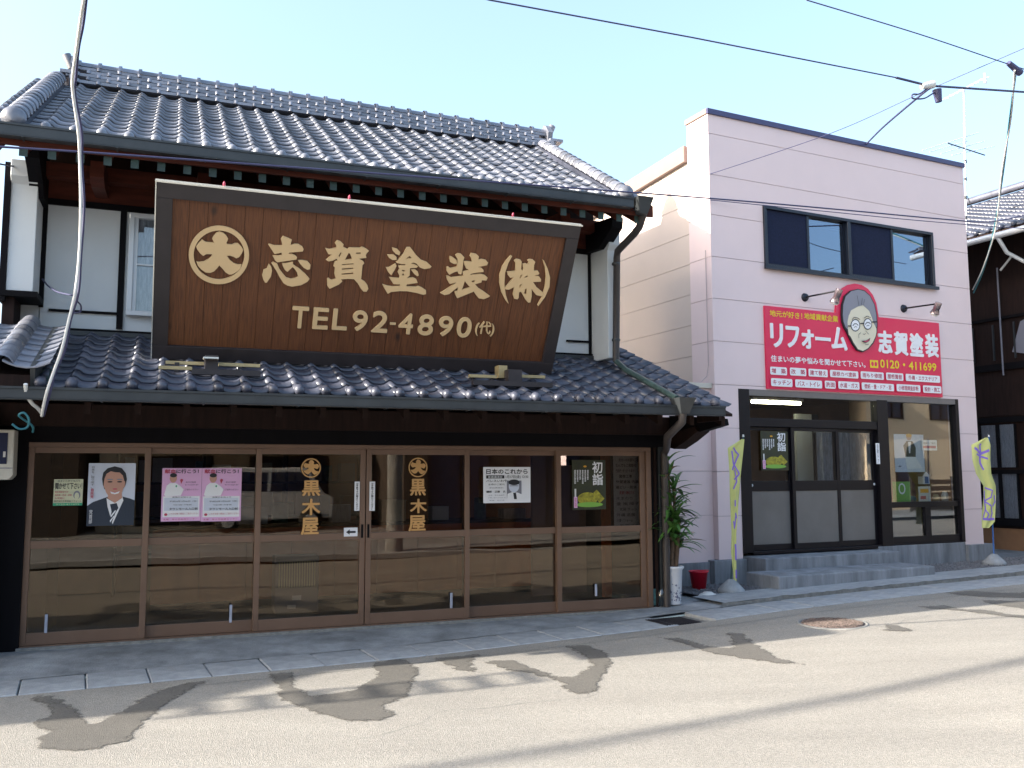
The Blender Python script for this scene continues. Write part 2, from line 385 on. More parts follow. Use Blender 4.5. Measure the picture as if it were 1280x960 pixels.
def text_mb(body, fit, y, mb, m, ext=.0, bold=0.0, res=2, spacing=1):
    cu = bpy.data.curves.new('t', 'FONT'); cu.body = body; cu.size = 1; cu.extrude = ext / 2; cu.resolution_u = res
    cu.space_character = spacing
    lines = body.split('\n'); cw = (fit[2] - fit[0]) / max(len(l) for l in lines); chh = (fit[3] - fit[1]) / len(lines)
    b = bold * min(cw, chh)
    if not b: return _conv(cu, y, ext, mb, m, fit)
    f2 = (fit[0] + b, fit[1] + b, fit[2] - b, fit[3] - b); k = len(mb.v); kf = len(mb.f)
    _conv(cu, y, ext, mb, m, f2); V = mb.v[k:]; F_ = mb.f[kf:]; mi = mb.mi(m)
    for q in range(8):
        an = q * math.pi / 4; dx, dz = b * math.cos(an), b * math.sin(an); o = len(mb.v)
        mb.v += [(x + dx, yy - .00004 * (q + 1), z + dz) for x, yy, z in V]
        for f in F_: mb.f.append([i - k + o for i in f]); mb.m.append(mi); mb.smooth.append(False)
    return mb

# ================================================================== GROUND
def sheet(name, us, vs, zadd, m, kind='structure', parent=None, rag=0):
    mb = MB(); nu, nv = len(us), len(vs); v = []
    for u in us:
        for w in vs:
            ww = w + (random.uniform(-rag, rag) if rag and w == vs[0] else 0)
            z = G(u) + (zadd(u, w) if callable(zadd) else zadd)
            v.append(FB.M @ Vector((u, ww, z)))
    f = [(i * nv + j, (i + 1) * nv + j, (i + 1) * nv + j + 1, i * nv + j + 1) for i in range(nu - 1) for j in range(nv - 1)]
    mb.add(v, f)
    return mb.build(name, m, parent, kind=kind)
US = [-400, -60, -20, -10, -5, -2] + [x * .4 for x in range(-4, 31)] + [14, 20, 60, 400]
sheet('road', US, [-400, -60, -20, -12, -8, -6, -4, -3, -2.07], 0, M['asphalt'])
mb0 = sheet('ground', US, [-1.49, 0, 3, 10, 60, 400], -.02, M['conc'])
UP = [-9 + .5 * i for i in range(60)]
# pavement raised a little above the gutter, right part, and concrete apron before the old shop
def apz(u, w):
    return .03
sheet('pavement', [x for x in UP if x >= 1.9], [-1.47, -1.2, -.86], .045, M['conc2'])
mb = MB()
for i in range(150):
    u = 1.95 + i * .09
    h = .05 + random.uniform(-.012, .008); w = random.uniform(-.01, .015)
    z = G(u)
    mb.v += [tuple(FB.M @ Vector(p)) for p in [(u, -1.478 - w, z - .03), (u, -1.478 - w * .4, z + h)]]
mb.f = [(2 * i, 2 * i + 2, 2 * i + 3, 2 * i + 1) for i in range(149)]; mb.m = [0] * 149; mb.smooth = [False] * 149
mb.build('pavement_edge', M['concd'], kind='structure')  # riser coloured dark to stand for the shadow of the raised edge
# apron in front of the timber shop
mb = MB(); us = [-9 + .4 * i for i in range(31)]
vs_ = []; NV = 6
for u in us:
    u = min(u, 3.0)
    pa = FB.M @ Vector((u, -1.49, 0))
    # matching point at the shop base line v_A=-.02
    la = FA.I @ pa
    for k in range(NV):
        t = k / (NV - 1); y = la.y + (-.02 + 0.02 - la.y) * t if la.y < -.05 else la.y + .3 * t
        p = FA.M @ Vector((la.x, y, 0)); z = G(u) * (1 - t) + .055 * t + .012 * math.sin(t * 3.1)
        if G(u) > .055: z = G(u) * (1 - t) + max(.055, G(u)) * t + .004
        vs_.append((p.x, p.y, z + .004))
mb.add(vs_, [(i * NV + j, (i + 1) * NV + j, (i + 1) * NV + j + 1, i * NV + j + 1) for i in range(len(us) - 1) for j in range(NV - 1)])
mb.build('concrete_apron', M['conc'], kind='structure')
# gutter of separate concrete slabs
gut = bpy.data.objects.new('street_gutter', None); COL.objects.link(gut); gut['kind'] = 'structure'
sheet('gutter_bed', US, [-2.075, -1.485], -.035, M['concd'], kind='structure')
SL = MB().box(-.2285, .2285, -.275, .275, -.06, .0).data('gutter_slab', M['conc2'])
for i in range(52):
    u = -8.6 + .465 * i
    a = math.atan2(G(u + .23) - G(u - .23), .46)
    z = G(u) + .006 + random.uniform(-.003, .003)
    if .78 < u < 1.25: continue
    o = link('gutter_slab', SL, gut, FB.M @ T(u, -1.775, z) @ Matrix.Rotation(-a, 4, 'Y') @ Matrix.Rotation(random.uniform(-.004, .004), 4, 'Z'))
    b = o.modifiers.new('bevel', 'BEVEL'); b.width = .008; b.segments = 1
# drain grate
dr = thing('drain_grate', 'dark steel drain grate set in the gutter at the right corner of the timber shop', 'drain grate', FB.M @ T(1.02, -1.82, G(1.02)))
box('grate_frame', M['drain'], dr, -.24, .24, -.22, .22, -.03, -.008)
for i in range(14): box('bar', M['drain'], dr, -.22 + i * .033, -.208 + i * .033, -.2, .2, -.007, .004)
# manhole
mu, mv, mz = gnd(1041, 779)
mh = thing('manhole_cover', 'round rusty brown patterned manhole cover in the road by the concrete steps', 'manhole cover', FB.M @ T(mu, mv, G(mu)) @ Matrix.Rotation(-.02, 4, 'Y'))
MB().lathe([(.0, .006), (.305, .006), (.31, -.01)], 40).build('cover_plate', M['iron'], mh)
MB().lathe([(.315, -.01), (.318, .005), (.345, .005), (.35, -.005)], 40).build('ring_frame', M['sill'], mh)
mb = MB()
for i in range(-9, 10):
    for j in range(-9, 10):
        x, y = i * .032 + (j % 2) * .016, j * .032
        if x * x + y * y < .29 ** 2: mb.box(x - .009, x + .009, y - .009, y + .009, .006, .012)
mb.build('raised_studs', M['iron'], mh)
# asphalt seam and crack by the gutter
mb = MB()
px0 = [(u * .3, -2.33 + .015 * math.sin(u * .7) + random.uniform(-.008, .008)) for u in range(-14, 26)]
for (a, b), (c, d) in zip(px0, px0[1:]):
    mb.add([FB.M @ Vector((a, b - .006, G(a) + .003)), FB.M @ Vector((c, d - .006, G(c) + .003)), FB.M @ Vector((c, d + .006, G(c) + .003)), FB.M @ Vector((a, b + .006, G(a) + .003))], [(0, 1, 2, 3)])
mb.build('road_seam', M['concd'], kind='structure')
random.seed(44)
mb = MB()
for (u, v, a, L) in ((-3.2, -4.3, .25, 2.2), (1.2, -3.4, -.1, 2.6), (3.6, -4.4, .12, 3.0), (-.8, -2.7, .1, 1.6), (4.6, -2.9, -.05, 2.4)):
    x, y, t = u, v, a; n = int(L / .07); P = []
    for i in range(n):
        t += random.gauss(0, .25); t = a + (t - a) * .8; P.append((x, y, random.uniform(.0012, .0035))); x += .07 * math.cos(t); y += .07 * math.sin(t)
    k = len(mb.v)
    for x, y, w in P: mb.v += [tuple(FB.M @ Vector((x, y - w, G(x) + .002))), tuple(FB.M @ Vector((x, y + w, G(x) + .002)))]
    for i in range(len(P) - 1): mb.f.append([k + 2 * i, k + 2 * i + 2, k + 2 * i + 3, k + 2 * i + 1]); mb.m.append(0); mb.smooth.append(False)
mb.build('road_crack', M['concd'], kind='structure')
# wet water runs on the road, outlines with ragged edges
def wet(name, pts, ztop=.004, jag=.016):
    P = [gnd(*p)[:2] for p in pts]; n = len(P); g = .04; mg = .09
    u0, u1 = min(p[0] for p in P) - mg, max(p[0] for p in P) + mg; v0, v1 = min(p[1] for p in P) - mg, min(-2.085, max(p[1] for p in P) + mg)
    nu, nv = int((u1 - u0) / g) + 2, int((v1 - v0) / g) + 2
    def sd(x, y):
        ins = False; d = 9
        for i in range(n):
            (a, b), (c, e) = P[i], P[(i + 1) % n]
            if (b > y) != (e > y) and x < (c - a) * (y - b) / (e - b) + a: ins = not ins
            L2 = (c - a) ** 2 + (e - b) ** 2; t = max(0, min(1, ((x - a) * (c - a) + (y - b) * (e - b)) / L2)) if L2 else 0
            d = min(d, math.hypot(x - a - t * (c - a), y - b - t * (e - b)))
        return d if ins else -d
    mb = MB(); W_ = []; idx = {}
    for i in range(nu):
        for j in range(nv):
            x, y = u0 + i * g, min(v0 + j * g, v1); d = sd(x, y)
            if d > -mg: idx[i, j] = len(mb.v); mb.v.append(tuple(FB.M @ Vector((x, y, G(x) + ztop)))); W_.append(.5 + .5 * max(-1, min(1, (d - .026) / .075)))
    for i in range(nu - 1):
        for j in range(nv - 1):
            q = [(i, j), (i + 1, j), (i + 1, j + 1), (i, j + 1)]
            if all(k in idx for k in q): mb.f.append([idx[k] for k in q]); mb.m.append(0); mb.smooth.append(False)
    me = mb.data(name, M['wet']); at = me.attributes.new('wet', 'FLOAT', 'POINT'); at.data.foreach_set('value', W_)
    return link(name, me, kind='structure')
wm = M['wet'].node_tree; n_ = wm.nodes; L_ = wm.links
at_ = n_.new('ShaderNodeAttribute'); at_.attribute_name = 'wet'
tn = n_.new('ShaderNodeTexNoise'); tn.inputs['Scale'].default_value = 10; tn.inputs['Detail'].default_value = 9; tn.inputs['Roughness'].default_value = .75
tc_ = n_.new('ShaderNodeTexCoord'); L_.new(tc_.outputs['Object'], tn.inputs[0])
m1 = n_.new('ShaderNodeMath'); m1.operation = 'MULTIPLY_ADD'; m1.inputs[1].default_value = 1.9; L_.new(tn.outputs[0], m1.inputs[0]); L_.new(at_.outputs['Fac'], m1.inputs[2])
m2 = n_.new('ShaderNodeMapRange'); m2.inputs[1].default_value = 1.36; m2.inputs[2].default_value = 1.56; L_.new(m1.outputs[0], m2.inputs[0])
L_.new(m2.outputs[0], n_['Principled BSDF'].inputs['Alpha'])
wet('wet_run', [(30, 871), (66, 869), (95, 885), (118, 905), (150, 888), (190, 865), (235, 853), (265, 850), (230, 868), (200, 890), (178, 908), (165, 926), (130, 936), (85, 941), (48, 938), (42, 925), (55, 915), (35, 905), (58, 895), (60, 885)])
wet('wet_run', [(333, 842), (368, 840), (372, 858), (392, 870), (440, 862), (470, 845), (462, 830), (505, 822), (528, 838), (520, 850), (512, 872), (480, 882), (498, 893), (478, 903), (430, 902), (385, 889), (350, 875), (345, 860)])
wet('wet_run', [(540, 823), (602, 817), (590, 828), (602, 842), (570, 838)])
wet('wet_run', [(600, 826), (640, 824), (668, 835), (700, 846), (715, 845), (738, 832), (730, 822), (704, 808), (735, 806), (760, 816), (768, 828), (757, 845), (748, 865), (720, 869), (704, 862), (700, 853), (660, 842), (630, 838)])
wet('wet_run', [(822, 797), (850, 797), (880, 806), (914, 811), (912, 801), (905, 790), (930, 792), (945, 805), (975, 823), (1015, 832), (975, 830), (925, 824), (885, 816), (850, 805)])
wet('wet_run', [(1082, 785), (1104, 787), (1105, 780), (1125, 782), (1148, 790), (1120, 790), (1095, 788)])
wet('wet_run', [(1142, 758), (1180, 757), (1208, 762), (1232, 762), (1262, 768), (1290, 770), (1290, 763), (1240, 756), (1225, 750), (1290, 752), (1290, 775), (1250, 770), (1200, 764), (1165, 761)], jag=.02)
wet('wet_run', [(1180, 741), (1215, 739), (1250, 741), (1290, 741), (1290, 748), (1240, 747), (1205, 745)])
# gravel strips
def gravel(name, u0, u1, v0, v1, n, k=.02):
    mb = MB(); mb.add([FB.M @ Vector((u, v, G(u) + .02)) for u, v in [(u0, v0), (u1, v0), (u1, v1), (u0, v1)]], [(0, 1, 2, 3)])
    for i in range(n):
        u, v = random.uniform(u0, u1), random.uniform(v0, v1); r = random.uniform(.5, 1) * k
        c = FB.M @ Vector((u, v, G(u) + .03)); q = [Vector((random.gauss(0, 1), random.gauss(0, 1), random.gauss(0, .6))).normalized() * r for _ in range(0)]
        a = random.random() * 3
        P = [c + Vector((math.cos(a + t) * r, math.sin(a + t) * r, random.uniform(-.2, .2) * r)) for t in (0, 1.4, 2.9, 4.6)] + [c + Vector((0, 0, r * .8))]
        mb.add(P, [(0, 1, 4), (1, 2, 4), (2, 3, 4), (3, 0, 4)])
    return mb.build(name, M['gravel'], kind='stuff')
gravel('gravel_strip', 6.06, 9.6, -.85, -.03, 2200)
gravel('gravel_strip', 2.2, 3.22, -.85, -.03, 900)

# ================================================================== TIMBER SHOP
A = FA.y
shop = thing('timber_shop', 'old two-storey timber shop with white plaster, grey tiled roofs and brown glazed doors', 'shop', FA.M)
# tiles -------------------------------------------------------------
TW = .2265
def tile_geo(mb, w=TW, L=.235, t=.016, h=.036, th=.014, cap=False, mtx=None):
    k = len(mb.v); n = 9; xs = [-.17 * w + w * 1.04 * i / (n - 1) for i in range(n)]
    def pz(x):
        q = x / w
        return h * math.exp(-(q / .15) ** 2) + h * .95 * math.exp(-((q - 1) / .15) ** 2) - .012 * math.sin(math.pi * min(1, max(0, q)))
    v = []
    for x in xs: v += [(x, 0, pz(x) + t - th), (x, -.004, pz(x) + t), (x, L, pz(x))]
    f = []
    for i in range(n - 1):
        a = 3 * i; b = a + 3
        f += [(a, b, b + 1, a + 1), (a + 1, b + 1, b + 2, a + 2)]
    f += [(0, 1, 2), (3 * n - 1, 3 * n - 2, 3 * n - 3)]
    mb.add(v, f, None, True)
    if cap:
        r = .046; c = (0, -.012, h * .45 + t); v = [(c[0], c[1] - .035, c[2])]; f = []
        for rr, yy in ((r * .75, -.022), (r, 0), (r, .05)):
            for q in range(10): v.append((c[0] + rr * math.cos(.6283 * q), c[1] + yy, c[2] + rr * math.sin(.6283 * q)))
        for q in range(10):
            q2 = (q + 1) % 10; f.append((0, 1 + q, 1 + q2)); f.append((1 + q, 11 + q, 11 + q2, 1 + q2)); f.append((11 + q, 21 + q, 21 + q2, 11 + q2))
        mb.add(v, f, None, True)
    if mtx is not None: mb.xf(mtx, k)
    return mb
TILE = tile_geo(MB()).data('roof_tile', M['tile']); ETILE = tile_geo(MB(), cap=True).data('eave_tile', M['tile'])
TILE2 = tile_geo(MB()).data('roof_tile', M['tile2']); ETILE2 = tile_geo(MB(), cap=True).data('eave_tile', M['tile2'])
def roof(parent, u0, ncol, ye, ze, slope, length, row, single_rows, tm, em, m, extra=0):
    ang = math.atan(slope); nr = int(round(length / row)); st = MB(); has = False
    base = T(0, ye, ze) @ Matrix.Rotation(ang, 4, 'X')
    for c in range(ncol):
        wob = random.uniform(-.004, .004)
        for r in range(nr):
            mm = base @ T(u0 + c * TW + wob + random.uniform(-.003, .003), r * row, random.uniform(-.002, .002)) @ Matrix.Rotation(random.uniform(-.012, .012), 4, 'Z') @ Matrix.Rotation(random.uniform(-.008, .008), 4, 'X')
            if r == 0: link('eave_tile', em, parent, mm)
            elif r < single_rows: link('roof_tile', tm, parent, mm)
            else: tile_geo(st, mtx=mm); has = True
    if has: st.build('roof_tile_rows', m, parent, kind='stuff')
# upper roof
UY, UZ, US_ = -.75, 4.67, .56
RY = 2.2; RZ = UZ + US_ * (RY - UY)
U0, U1 = -5.22, 1.36
U1 = 1.42
uproof = MB().prism_x([(UY, UZ - .03), (RY, RZ - .03), (RY + 4, RZ - .2), (RY + 4, RZ - .3), (RY, RZ - .13), (UY, UZ - .09)], U0, U1).build('upper_roof', M['darkwood'], shop)  # hidden back slope laid nearly flat to shape the shadow on the pink shop
ang = math.atan(US_); SLEN = (RY - UY) / math.cos(ang)
nrow = 15; row = (SLEN - .05) / nrow
roof(uproof, -5.158, 29, UY, UZ, US_, SLEN, row, 5, TILE, ETILE, M['tile'])
# ridge: courses of flat tiles with rounded cap tiles
ru0, ru1 = -4.76, 1.36
for k in range(5):
    n = 27; w = (ru1 - ru0) / n; off = (k % 2) * w / 2
    dy = .125 - .012 * k; z0 = RZ - .01 + k * .046
    me = MB().box(0, w - .005, -dy, dy, 0, .036).add([(.012 + .024 * math.cos(a), -dy - .024 * math.sin(a), z) for z in (.0, .041) for a in [math.pi * q / 6 for q in range(7)]] + [(.012, -dy - .006, .046)], [(q + 1, q, q + 7, q + 8) for q in range(6)] + [(7 + q + 1, 7 + q, 14) for q in range(6)], None, True).data('ridge_tile', M['tile'])
    for i in range(n):
        x = ru0 + i * w + off
        if x + w > ru1 + .02: continue
        link('ridge_tile', me, uproof, T(x, RY + random.uniform(-.003, .003), z0))
CAPT = MB().add([(x, .085 * math.cos(a) * s, .075 * math.sin(a) * s) for x, s in ((0, 1.25), (.04, 1.25), (.042, 1), (.225, .97)) for a in [math.pi * q / 8 for q in range(9)]], [(i * 9 + q, i * 9 + q + 1, (i + 1) * 9 + q + 1, (i + 1) * 9 + q) for i in range(3) for q in range(8)], None, True).data('cap_tile', M['tile'])
for i in range(27): link('cap_tile', CAPT, uproof, T(ru0 + i * .2265, RY, RZ + .215))
# ridge-end ornaments
for s, u in ((-1, ru0 - .03), (1, ru1 + .03)):
    mb = MB()
    prof = [(-.20, -.12), (-.24, -.02), (-.20, .06), (-.15, .10), (-.17, .20), (-.12, .27), (-.06, .33), (0, .36), (.06, .33), (.12, .27), (.17, .20), (.15, .10), (.20, .06), (.24, -.02), (.20, -.12)]
    mb.prism_x([(RY + a, RZ + b) for a, b in prof], u - .035, u + .035)
    mb.tube([(u + s * .03, RY, RZ + .20), (u + s * .10, RY, RZ + .36)], [.05, .05], 12)
    mb.lathe([(.0, 0), (.03, .0), (.035, .03), (.0, .045)], 10, (u + s * .06, RY - .16, RZ + .02))
    o = mb.build('ridge_end_ornament', M['tile'], uproof)
    MB().box(u - .02, u + s * .16 + .02, RY - .20, RY + .20, RZ + .06, RZ + .10).build('ornament_shelf', M['tile'], uproof)
# descending rolls near the verges
RT = MB().add([(.082 * math.cos(a) * s, y, .082 * math.sin(a) * s) for y, s in ((-.01, 1.0), (0, 1.12), (.035, 1.12), (.04, 1.0), (.24, .93)) for a in [math.pi * q / 10 for q in range(11)]], [(i * 11 + q, (i + 1) * 11 + q, (i + 1) * 11 + q + 1, i * 11 + q + 1) for i in range(4) for q in range(10)], None, True).data('roll_tile', M['tile'])
RE = MB().lathe([(0, -.05), (.05, -.035), (.085, 0), (.092, .03)], 16).xf(Matrix.Rotation(-math.pi / 2, 4, 'X')).data('roll_end_tile', M['tile'])
for u, rad, tw in ((-4.95, 1.12, -.0), (1.05, 1.0, -.07)):
    nb = 17; tw = Matrix.Rotation(tw, 4, 'Z')
    for i in range(nb):
        link('roll_tile', RT, uproof, T(0, UY, UZ) @ Matrix.Rotation(ang, 4, 'X') @ T(u, 0, 0) @ tw @ T(0, -.03 + i * (SLEN - .12) / nb, .05 + .02 * rad) @ Matrix.Scale(rad, 4, (1, 0, 0)))
    link('roll_end_tile', RE, uproof, T(0, UY, UZ) @ Matrix.Rotation(ang, 4, 'X') @ T(u, -.04, .075) @ Matrix.Scale(rad, 4))
    mb = MB(); mb.box(-.09, .09, 0, SLEN - .1, .0, .055).xf(T(0, UY, UZ) @ Matrix.Rotation(ang, 4, 'X') @ T(u, 0, 0) @ tw)
    mb.build('roll_bed', M['tile2'], uproof)
# eave build-up: gutter, fascia, rafters
gu1 = A(792, 252, -.88)[0]
mb = MB()
EG = UY - .135; EZ_ = UZ - .115
mb.box(U0 - .1, gu1, EG, EG + .01, EZ_, EZ_ + .10).box(U0 - .1, gu1, EG, EG + .10, EZ_ - .005, EZ_ + .007).box(U0 - .1, gu1, EG + .095, EG + .105, EZ_, EZ_ + .09)
mb.box(U0 - .1, gu1, EG - .009, EG - .001, EZ_ + .087, EZ_ + .105)
ug = mb.build('upper_gutter', M['gutterm'], shop)
for i in range(9): box('gutter_bracket', M['gutterm'], ug, U0 + .35 + i * .75, U0 + .365 + i * .75, EG - .007, EG + .115, EZ_ - .013, EZ_ - .007)
box('fascia_board', M['redwood'], shop, U0 - .02, U1, UY - .005, UY + .025, UZ - .16, UZ - .04)
sy, sz = UY + .03, UZ - .10; dz = (.5 - sy) * US_
mb = MB().prism_x([(sy, sz), (.5, sz + dz), (.5, sz + .03 + dz), (sy, sz + .03)], U0, U1).build('eave_soffit', M['redwood'], shop)
ry = UY + .05; rz = UZ - .12; dz = (.52 - ry) * US_
RF = MB().prism_x([(ry, rz - .11), (ry, rz), (.52, rz + dz), (.52, rz - .11 + dz)], -.03, .03).data('rafter', M['redwood'])
RFC = MB().box(-.034, .034, ry - .008, ry - .001, rz - .118, rz - .02).data('rafter_end_cap', M['rafter'])
for i in range(29):
    r = link('rafter', RF, shop, T(-5.1 + i * .2265, 0, 0)); link('end_cap', RFC, r)
# upper wall
WY = .5
box('upper_wall', M['plaster'], shop, -4.83, 1.25, WY, WY + .12, 3.0, 4.36)
box('beam', M['redwood'], shop, -4.83, 1.26, WY - .02, WY + .2, 4.41, 4.78)
box('upper_boarding', M['darkwood'], shop, -5.0, 1.30, WY + .01, WY + .2, 4.781, 5.24)
box('beam', M['redwood'], shop, -4.83, 1.26, WY - .30, WY - .16, 4.56, 4.70)
box('wall_rail', M['black'], shop, -4.83, 1.26, WY - .035, WY - .001, 4.35, 4.41)
box('gable_wall', M['plaster'], shop, 1.252, 1.32, WY + .01, 2.6, 2.6, 4.8)
box('gable_wall', M['plaster'], shop, -5.0, -4.84, WY + .01, 2.6, 2.6, 4.8)
for x0, x1, z0, z1 in ((-4.842, -4.80, 3.3, 4.36), (-4.13, -4.07, 3.12, 4.36), (1.205, 1.235, 3.1, 4.36)):
    box('wall_post', M['black'], shop, x0, x1, WY - .03, WY - .002, z0, z1)
zr = A(120, 391, WY)[1]
box('wall_rail', M['black'], shop, -4.75, -4.09, WY - .028, WY - .002, zr - .012, zr + .012)
zr2 = A(722, 427, WY)[1]
box('wall_rail', M['black'], shop, .9, 1.205, WY - .028, WY - .002, zr2 - .012, zr2 + .012)
box('wall_flashing', M['gutterm'], shop, -4.8, 1.25, WY - .07, WY - .03, 3.03, 3.075)
box('wall_flashing', M['black'], shop, -4.8, 1.25, WY - .05, WY - .002, 3.08, 3.10)
# wing walls
zl = A(30, 364, .05)[1]
ww = MB().prism_x([(.05, zl), (.05, 4.40), (-.02, 4.46), (-.02, 4.62), (.49, 4.62), (.49, zl)], -5.07, -4.842).build('wing_wall', M['plaster'], shop, bevel=.006)
box('wing_trim', M['black'], shop, -5.125, -5.071, .03, .49, zl - .1, 4.6)
box('wing_trim', M['black'], shop, -5.11, -4.80, .02, .49, zl - .055, zl - .002)
MB().prism_x([(.03, 4.42), (-.18, 4.52), (-.30, 4.56), (-.32, 4.75), (.45, 4.85), (.45, 4.30), (.12, 4.30)], -4.92, -4.80).build('eave_bracket', M['black'], shop)
ww2 = MB().prism_x([(.03, 3.0), (.03, 4.30), (-.02, 4.36), (-.02, 4.52), (.49, 4.52), (.49, 3.0)], 1.24, 1.385).build('wing_wall', M['plaster'], shop, bevel=.006)
MB().prism_x([(.02, 4.37), (-.25, 4.50), (-.27, 4.62), (.45, 4.7), (.45, 4.36), (.12, 4.33)], 1.16, 1.30).build('eave_bracket', M['black'], shop)
for u in (-4.31, -3.35, .55):
    MB().prism_x([(WY - .02, 4.46), (WY - .02, 4.68), (-.28, 4.60), (-.30, 4.44), (-.1, 4.40)], u - .06, u + .06).build('bracket_arm', M['redwood'], shop)
# window left of the sign
wx0, wz0 = A(157.5, 394, .45); wx1, wz1 = A(205, 268, .45)
wz1 = A(160, 266, .45)[1]; wx1 = wx0 + 1.1
win = MB().box(wx0, wx1, .42, .50, wz0, wz0 + .05).box(wx0, wx1, .42, .5, wz1 - .05, wz1).box(wx0, wx0 + .05, .42, .5, wz0 + .05, wz1 - .05).box(wx1 - .05, wx1, .42, .5, wz0 + .05, wz1 - .05).build('window', M['alu'], shop, bevel=.004)
box('sash', M['alu'], win, wx0 + .05, wx0 + .085, .44, .48, wz0 + .05, wz1 - .05)
box('sash', M['alu'], win, wx0 + .085, wx1 - .05, .44, .48, (wz0 + wz1) / 2 - .008, (wz0 + wz1) / 2 + .008)
box('pane', M['glassB'], win, wx0 + .06, wx1 - .05, .458, .463, wz0 + .05, wz1 - .05)
mb = MB(); n = 26
for i in range(n):
    x = wx0 + .05 + (wx1 - wx0 - .1) * i / (n - 1); mb.v += [(x, .478 + .008 * math.sin(i * 1.9), wz0 + .05), (x, .478 + .008 * math.sin(i * 1.9 + .6), wz1 - .05)]
mb.f = [(2 * i, 2 * i + 2, 2 * i + 3, 2 * i + 1) for i in range(n - 1)]; mb.m = [0] * (n - 1); mb.smooth = [True] * (n - 1)
mb.build('curtain', M['curtain'], win)
# lower roof
LY, LZ, LS = -1.35, 2.345, .385
lang = math.atan(LS); LLEN = (WY - LY) / math.cos(lang)
vU = A(903, 512, LY)[0]
loroof = MB().prism_x([(LY + .02, LZ - .03), (WY, LZ + LS * (WY - LY) - .03), (WY, LZ + LS * (WY - LY) - .09), (LY + .02, LZ - .08)], -4.6, vU - .02).build('lower_roof', M['darkwood'], shop)
nlow = 9; lrow = (LLEN) / nlow
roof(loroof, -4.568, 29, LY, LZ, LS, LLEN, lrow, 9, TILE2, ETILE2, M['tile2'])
# small side part of the lower roof right of the upper wall
mb = MB(); bb = T(0, LY, LZ) @ Matrix.Rotation(lang, 4, 'X')
for c in range(3):
    for r in range(9, 12): tile_geo(mb, mtx=bb @ T(1.40 + c * TW * .8, r * lrow, 0))
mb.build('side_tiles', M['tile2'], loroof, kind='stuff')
MB().prism_x([(WY + .001, LZ + LS * 1.85 - .03), (1.2, LZ + LS * 2.55 - .03), (1.2, LZ + LS * 2.55 - .1), (WY + .001, LZ + LS * 1.85 - .1)], 1.33, vU - .02).build('side_roof_board', M['darkwood'], loroof)
mb = MB()
gx0, gx1 = -5.6, A(905, 520, -1.44)[0]
mb.box(gx0, gx1, -1.475, -1.465, 2.235, 2.325).box(gx0, gx1, -1.475, -1.375, 2.23, 2.242).box(gx0, gx1, -1.38, -1.37, 2.235, 2.315).box(gx0, gx1, -1.484, -1.476, 2.312, 2.33).box(gx1 - .008, gx1, -1.475, -1.37, 2.235, 2.325)
lg = mb.build('lower_gutter', M['gutterm'], shop)
for i in range(9): box('gutter_bracket', M['gutterm'], lg, -4.9 + i * .78, -4.885 + i * .78, -1.486, -1.36, 2.222, 2.229)
MB().prism_x([(-1.33, 2.235), (WY, 2.235 + LS * 1.83), (WY, 2.265 + LS * 1.83), (-1.33, 2.265)], -9.5, 2.0).build('lower_soffit', M['darkwood'], shop)  # stretched unseen past the left end to shade the apron
RF2 = MB().prism_x([(-1.26, 2.14), (-1.26, 2.235), (0, 2.235 + LS * 1.28), (0, 2.15 + LS * 1.28)], -.025, .025).data('rafter', M['darkwood'])
for i in range(19): link('rafter', RF2, shop, T(-5.0 + i * .385, 0, 0))
box('eave_beam', M['darkwood'], shop, -5.5, 2.06, -.14, -.02, 2.09, 2.30, bevel=.005)
box('lintel', M['black'], shop, -5.5, 1.93, -.04, .12, 1.945, 2.09)
box('fascia_panel', M['black'], shop, -5.5, 1.93, -.01, .10, 2.30, 2.75)
MB().prism_x([(-.14, 1.95), (-.14, 2.09), (-.75, 2.16), (-.80, 2.10), (-.55, 2.0), (-.3, 1.92)], 1.90, 2.06).build('eave_bracket', M['darkwood'], shop)
MB().prism_x([(-.14, 2.09), (-.14, 2.32), (-1.2, 2.22), (-1.22, 2.15), (-.8, 2.10)], 1.94, 2.03).build('eave_bracket', M['black'], shop)
box('verge_board', M['darkwood'], shop, vU - .03, vU, -1.33, -.9, 2.19, 2.31)
# posts and walls of the ground floor
box('corner_post', M['gutterm'], shop, 1.84, 1.925, -.05, .08, .06, 1.95, bevel=.004)
box('corner_post', M['black'], shop, 1.745, 1.838, -.01, .1, .06, 1.945)
box('corner_trim', M['darkwood'], shop, 1.785, 1.815, -.035, -.011, .06, 1.945)
box('corner_post', M['black'], shop, -5.02, -4.80, -.05, .1, .02, 1.945)
box('side_wall', M['black'], shop, -6.4, -5.021, -.3, -.2, -.1, 2.2)
box('side_wall', M['black'], shop, 1.84, 1.925, .081, 2.6, .06, 2.4)
box('side_wall', M['darkwood'], shop, -5.1, -5.0, .1, 4.2, .0, 4.3)
box('back_wall', M['plaster'], shop, -5.0, 1.84, 4.1, 4.2, 0, 4.4)
# base strip and sill
box('sill', M['sill'], shop, -4.82, 1.78, -.07, .12, -.02, .085, bevel=.006)
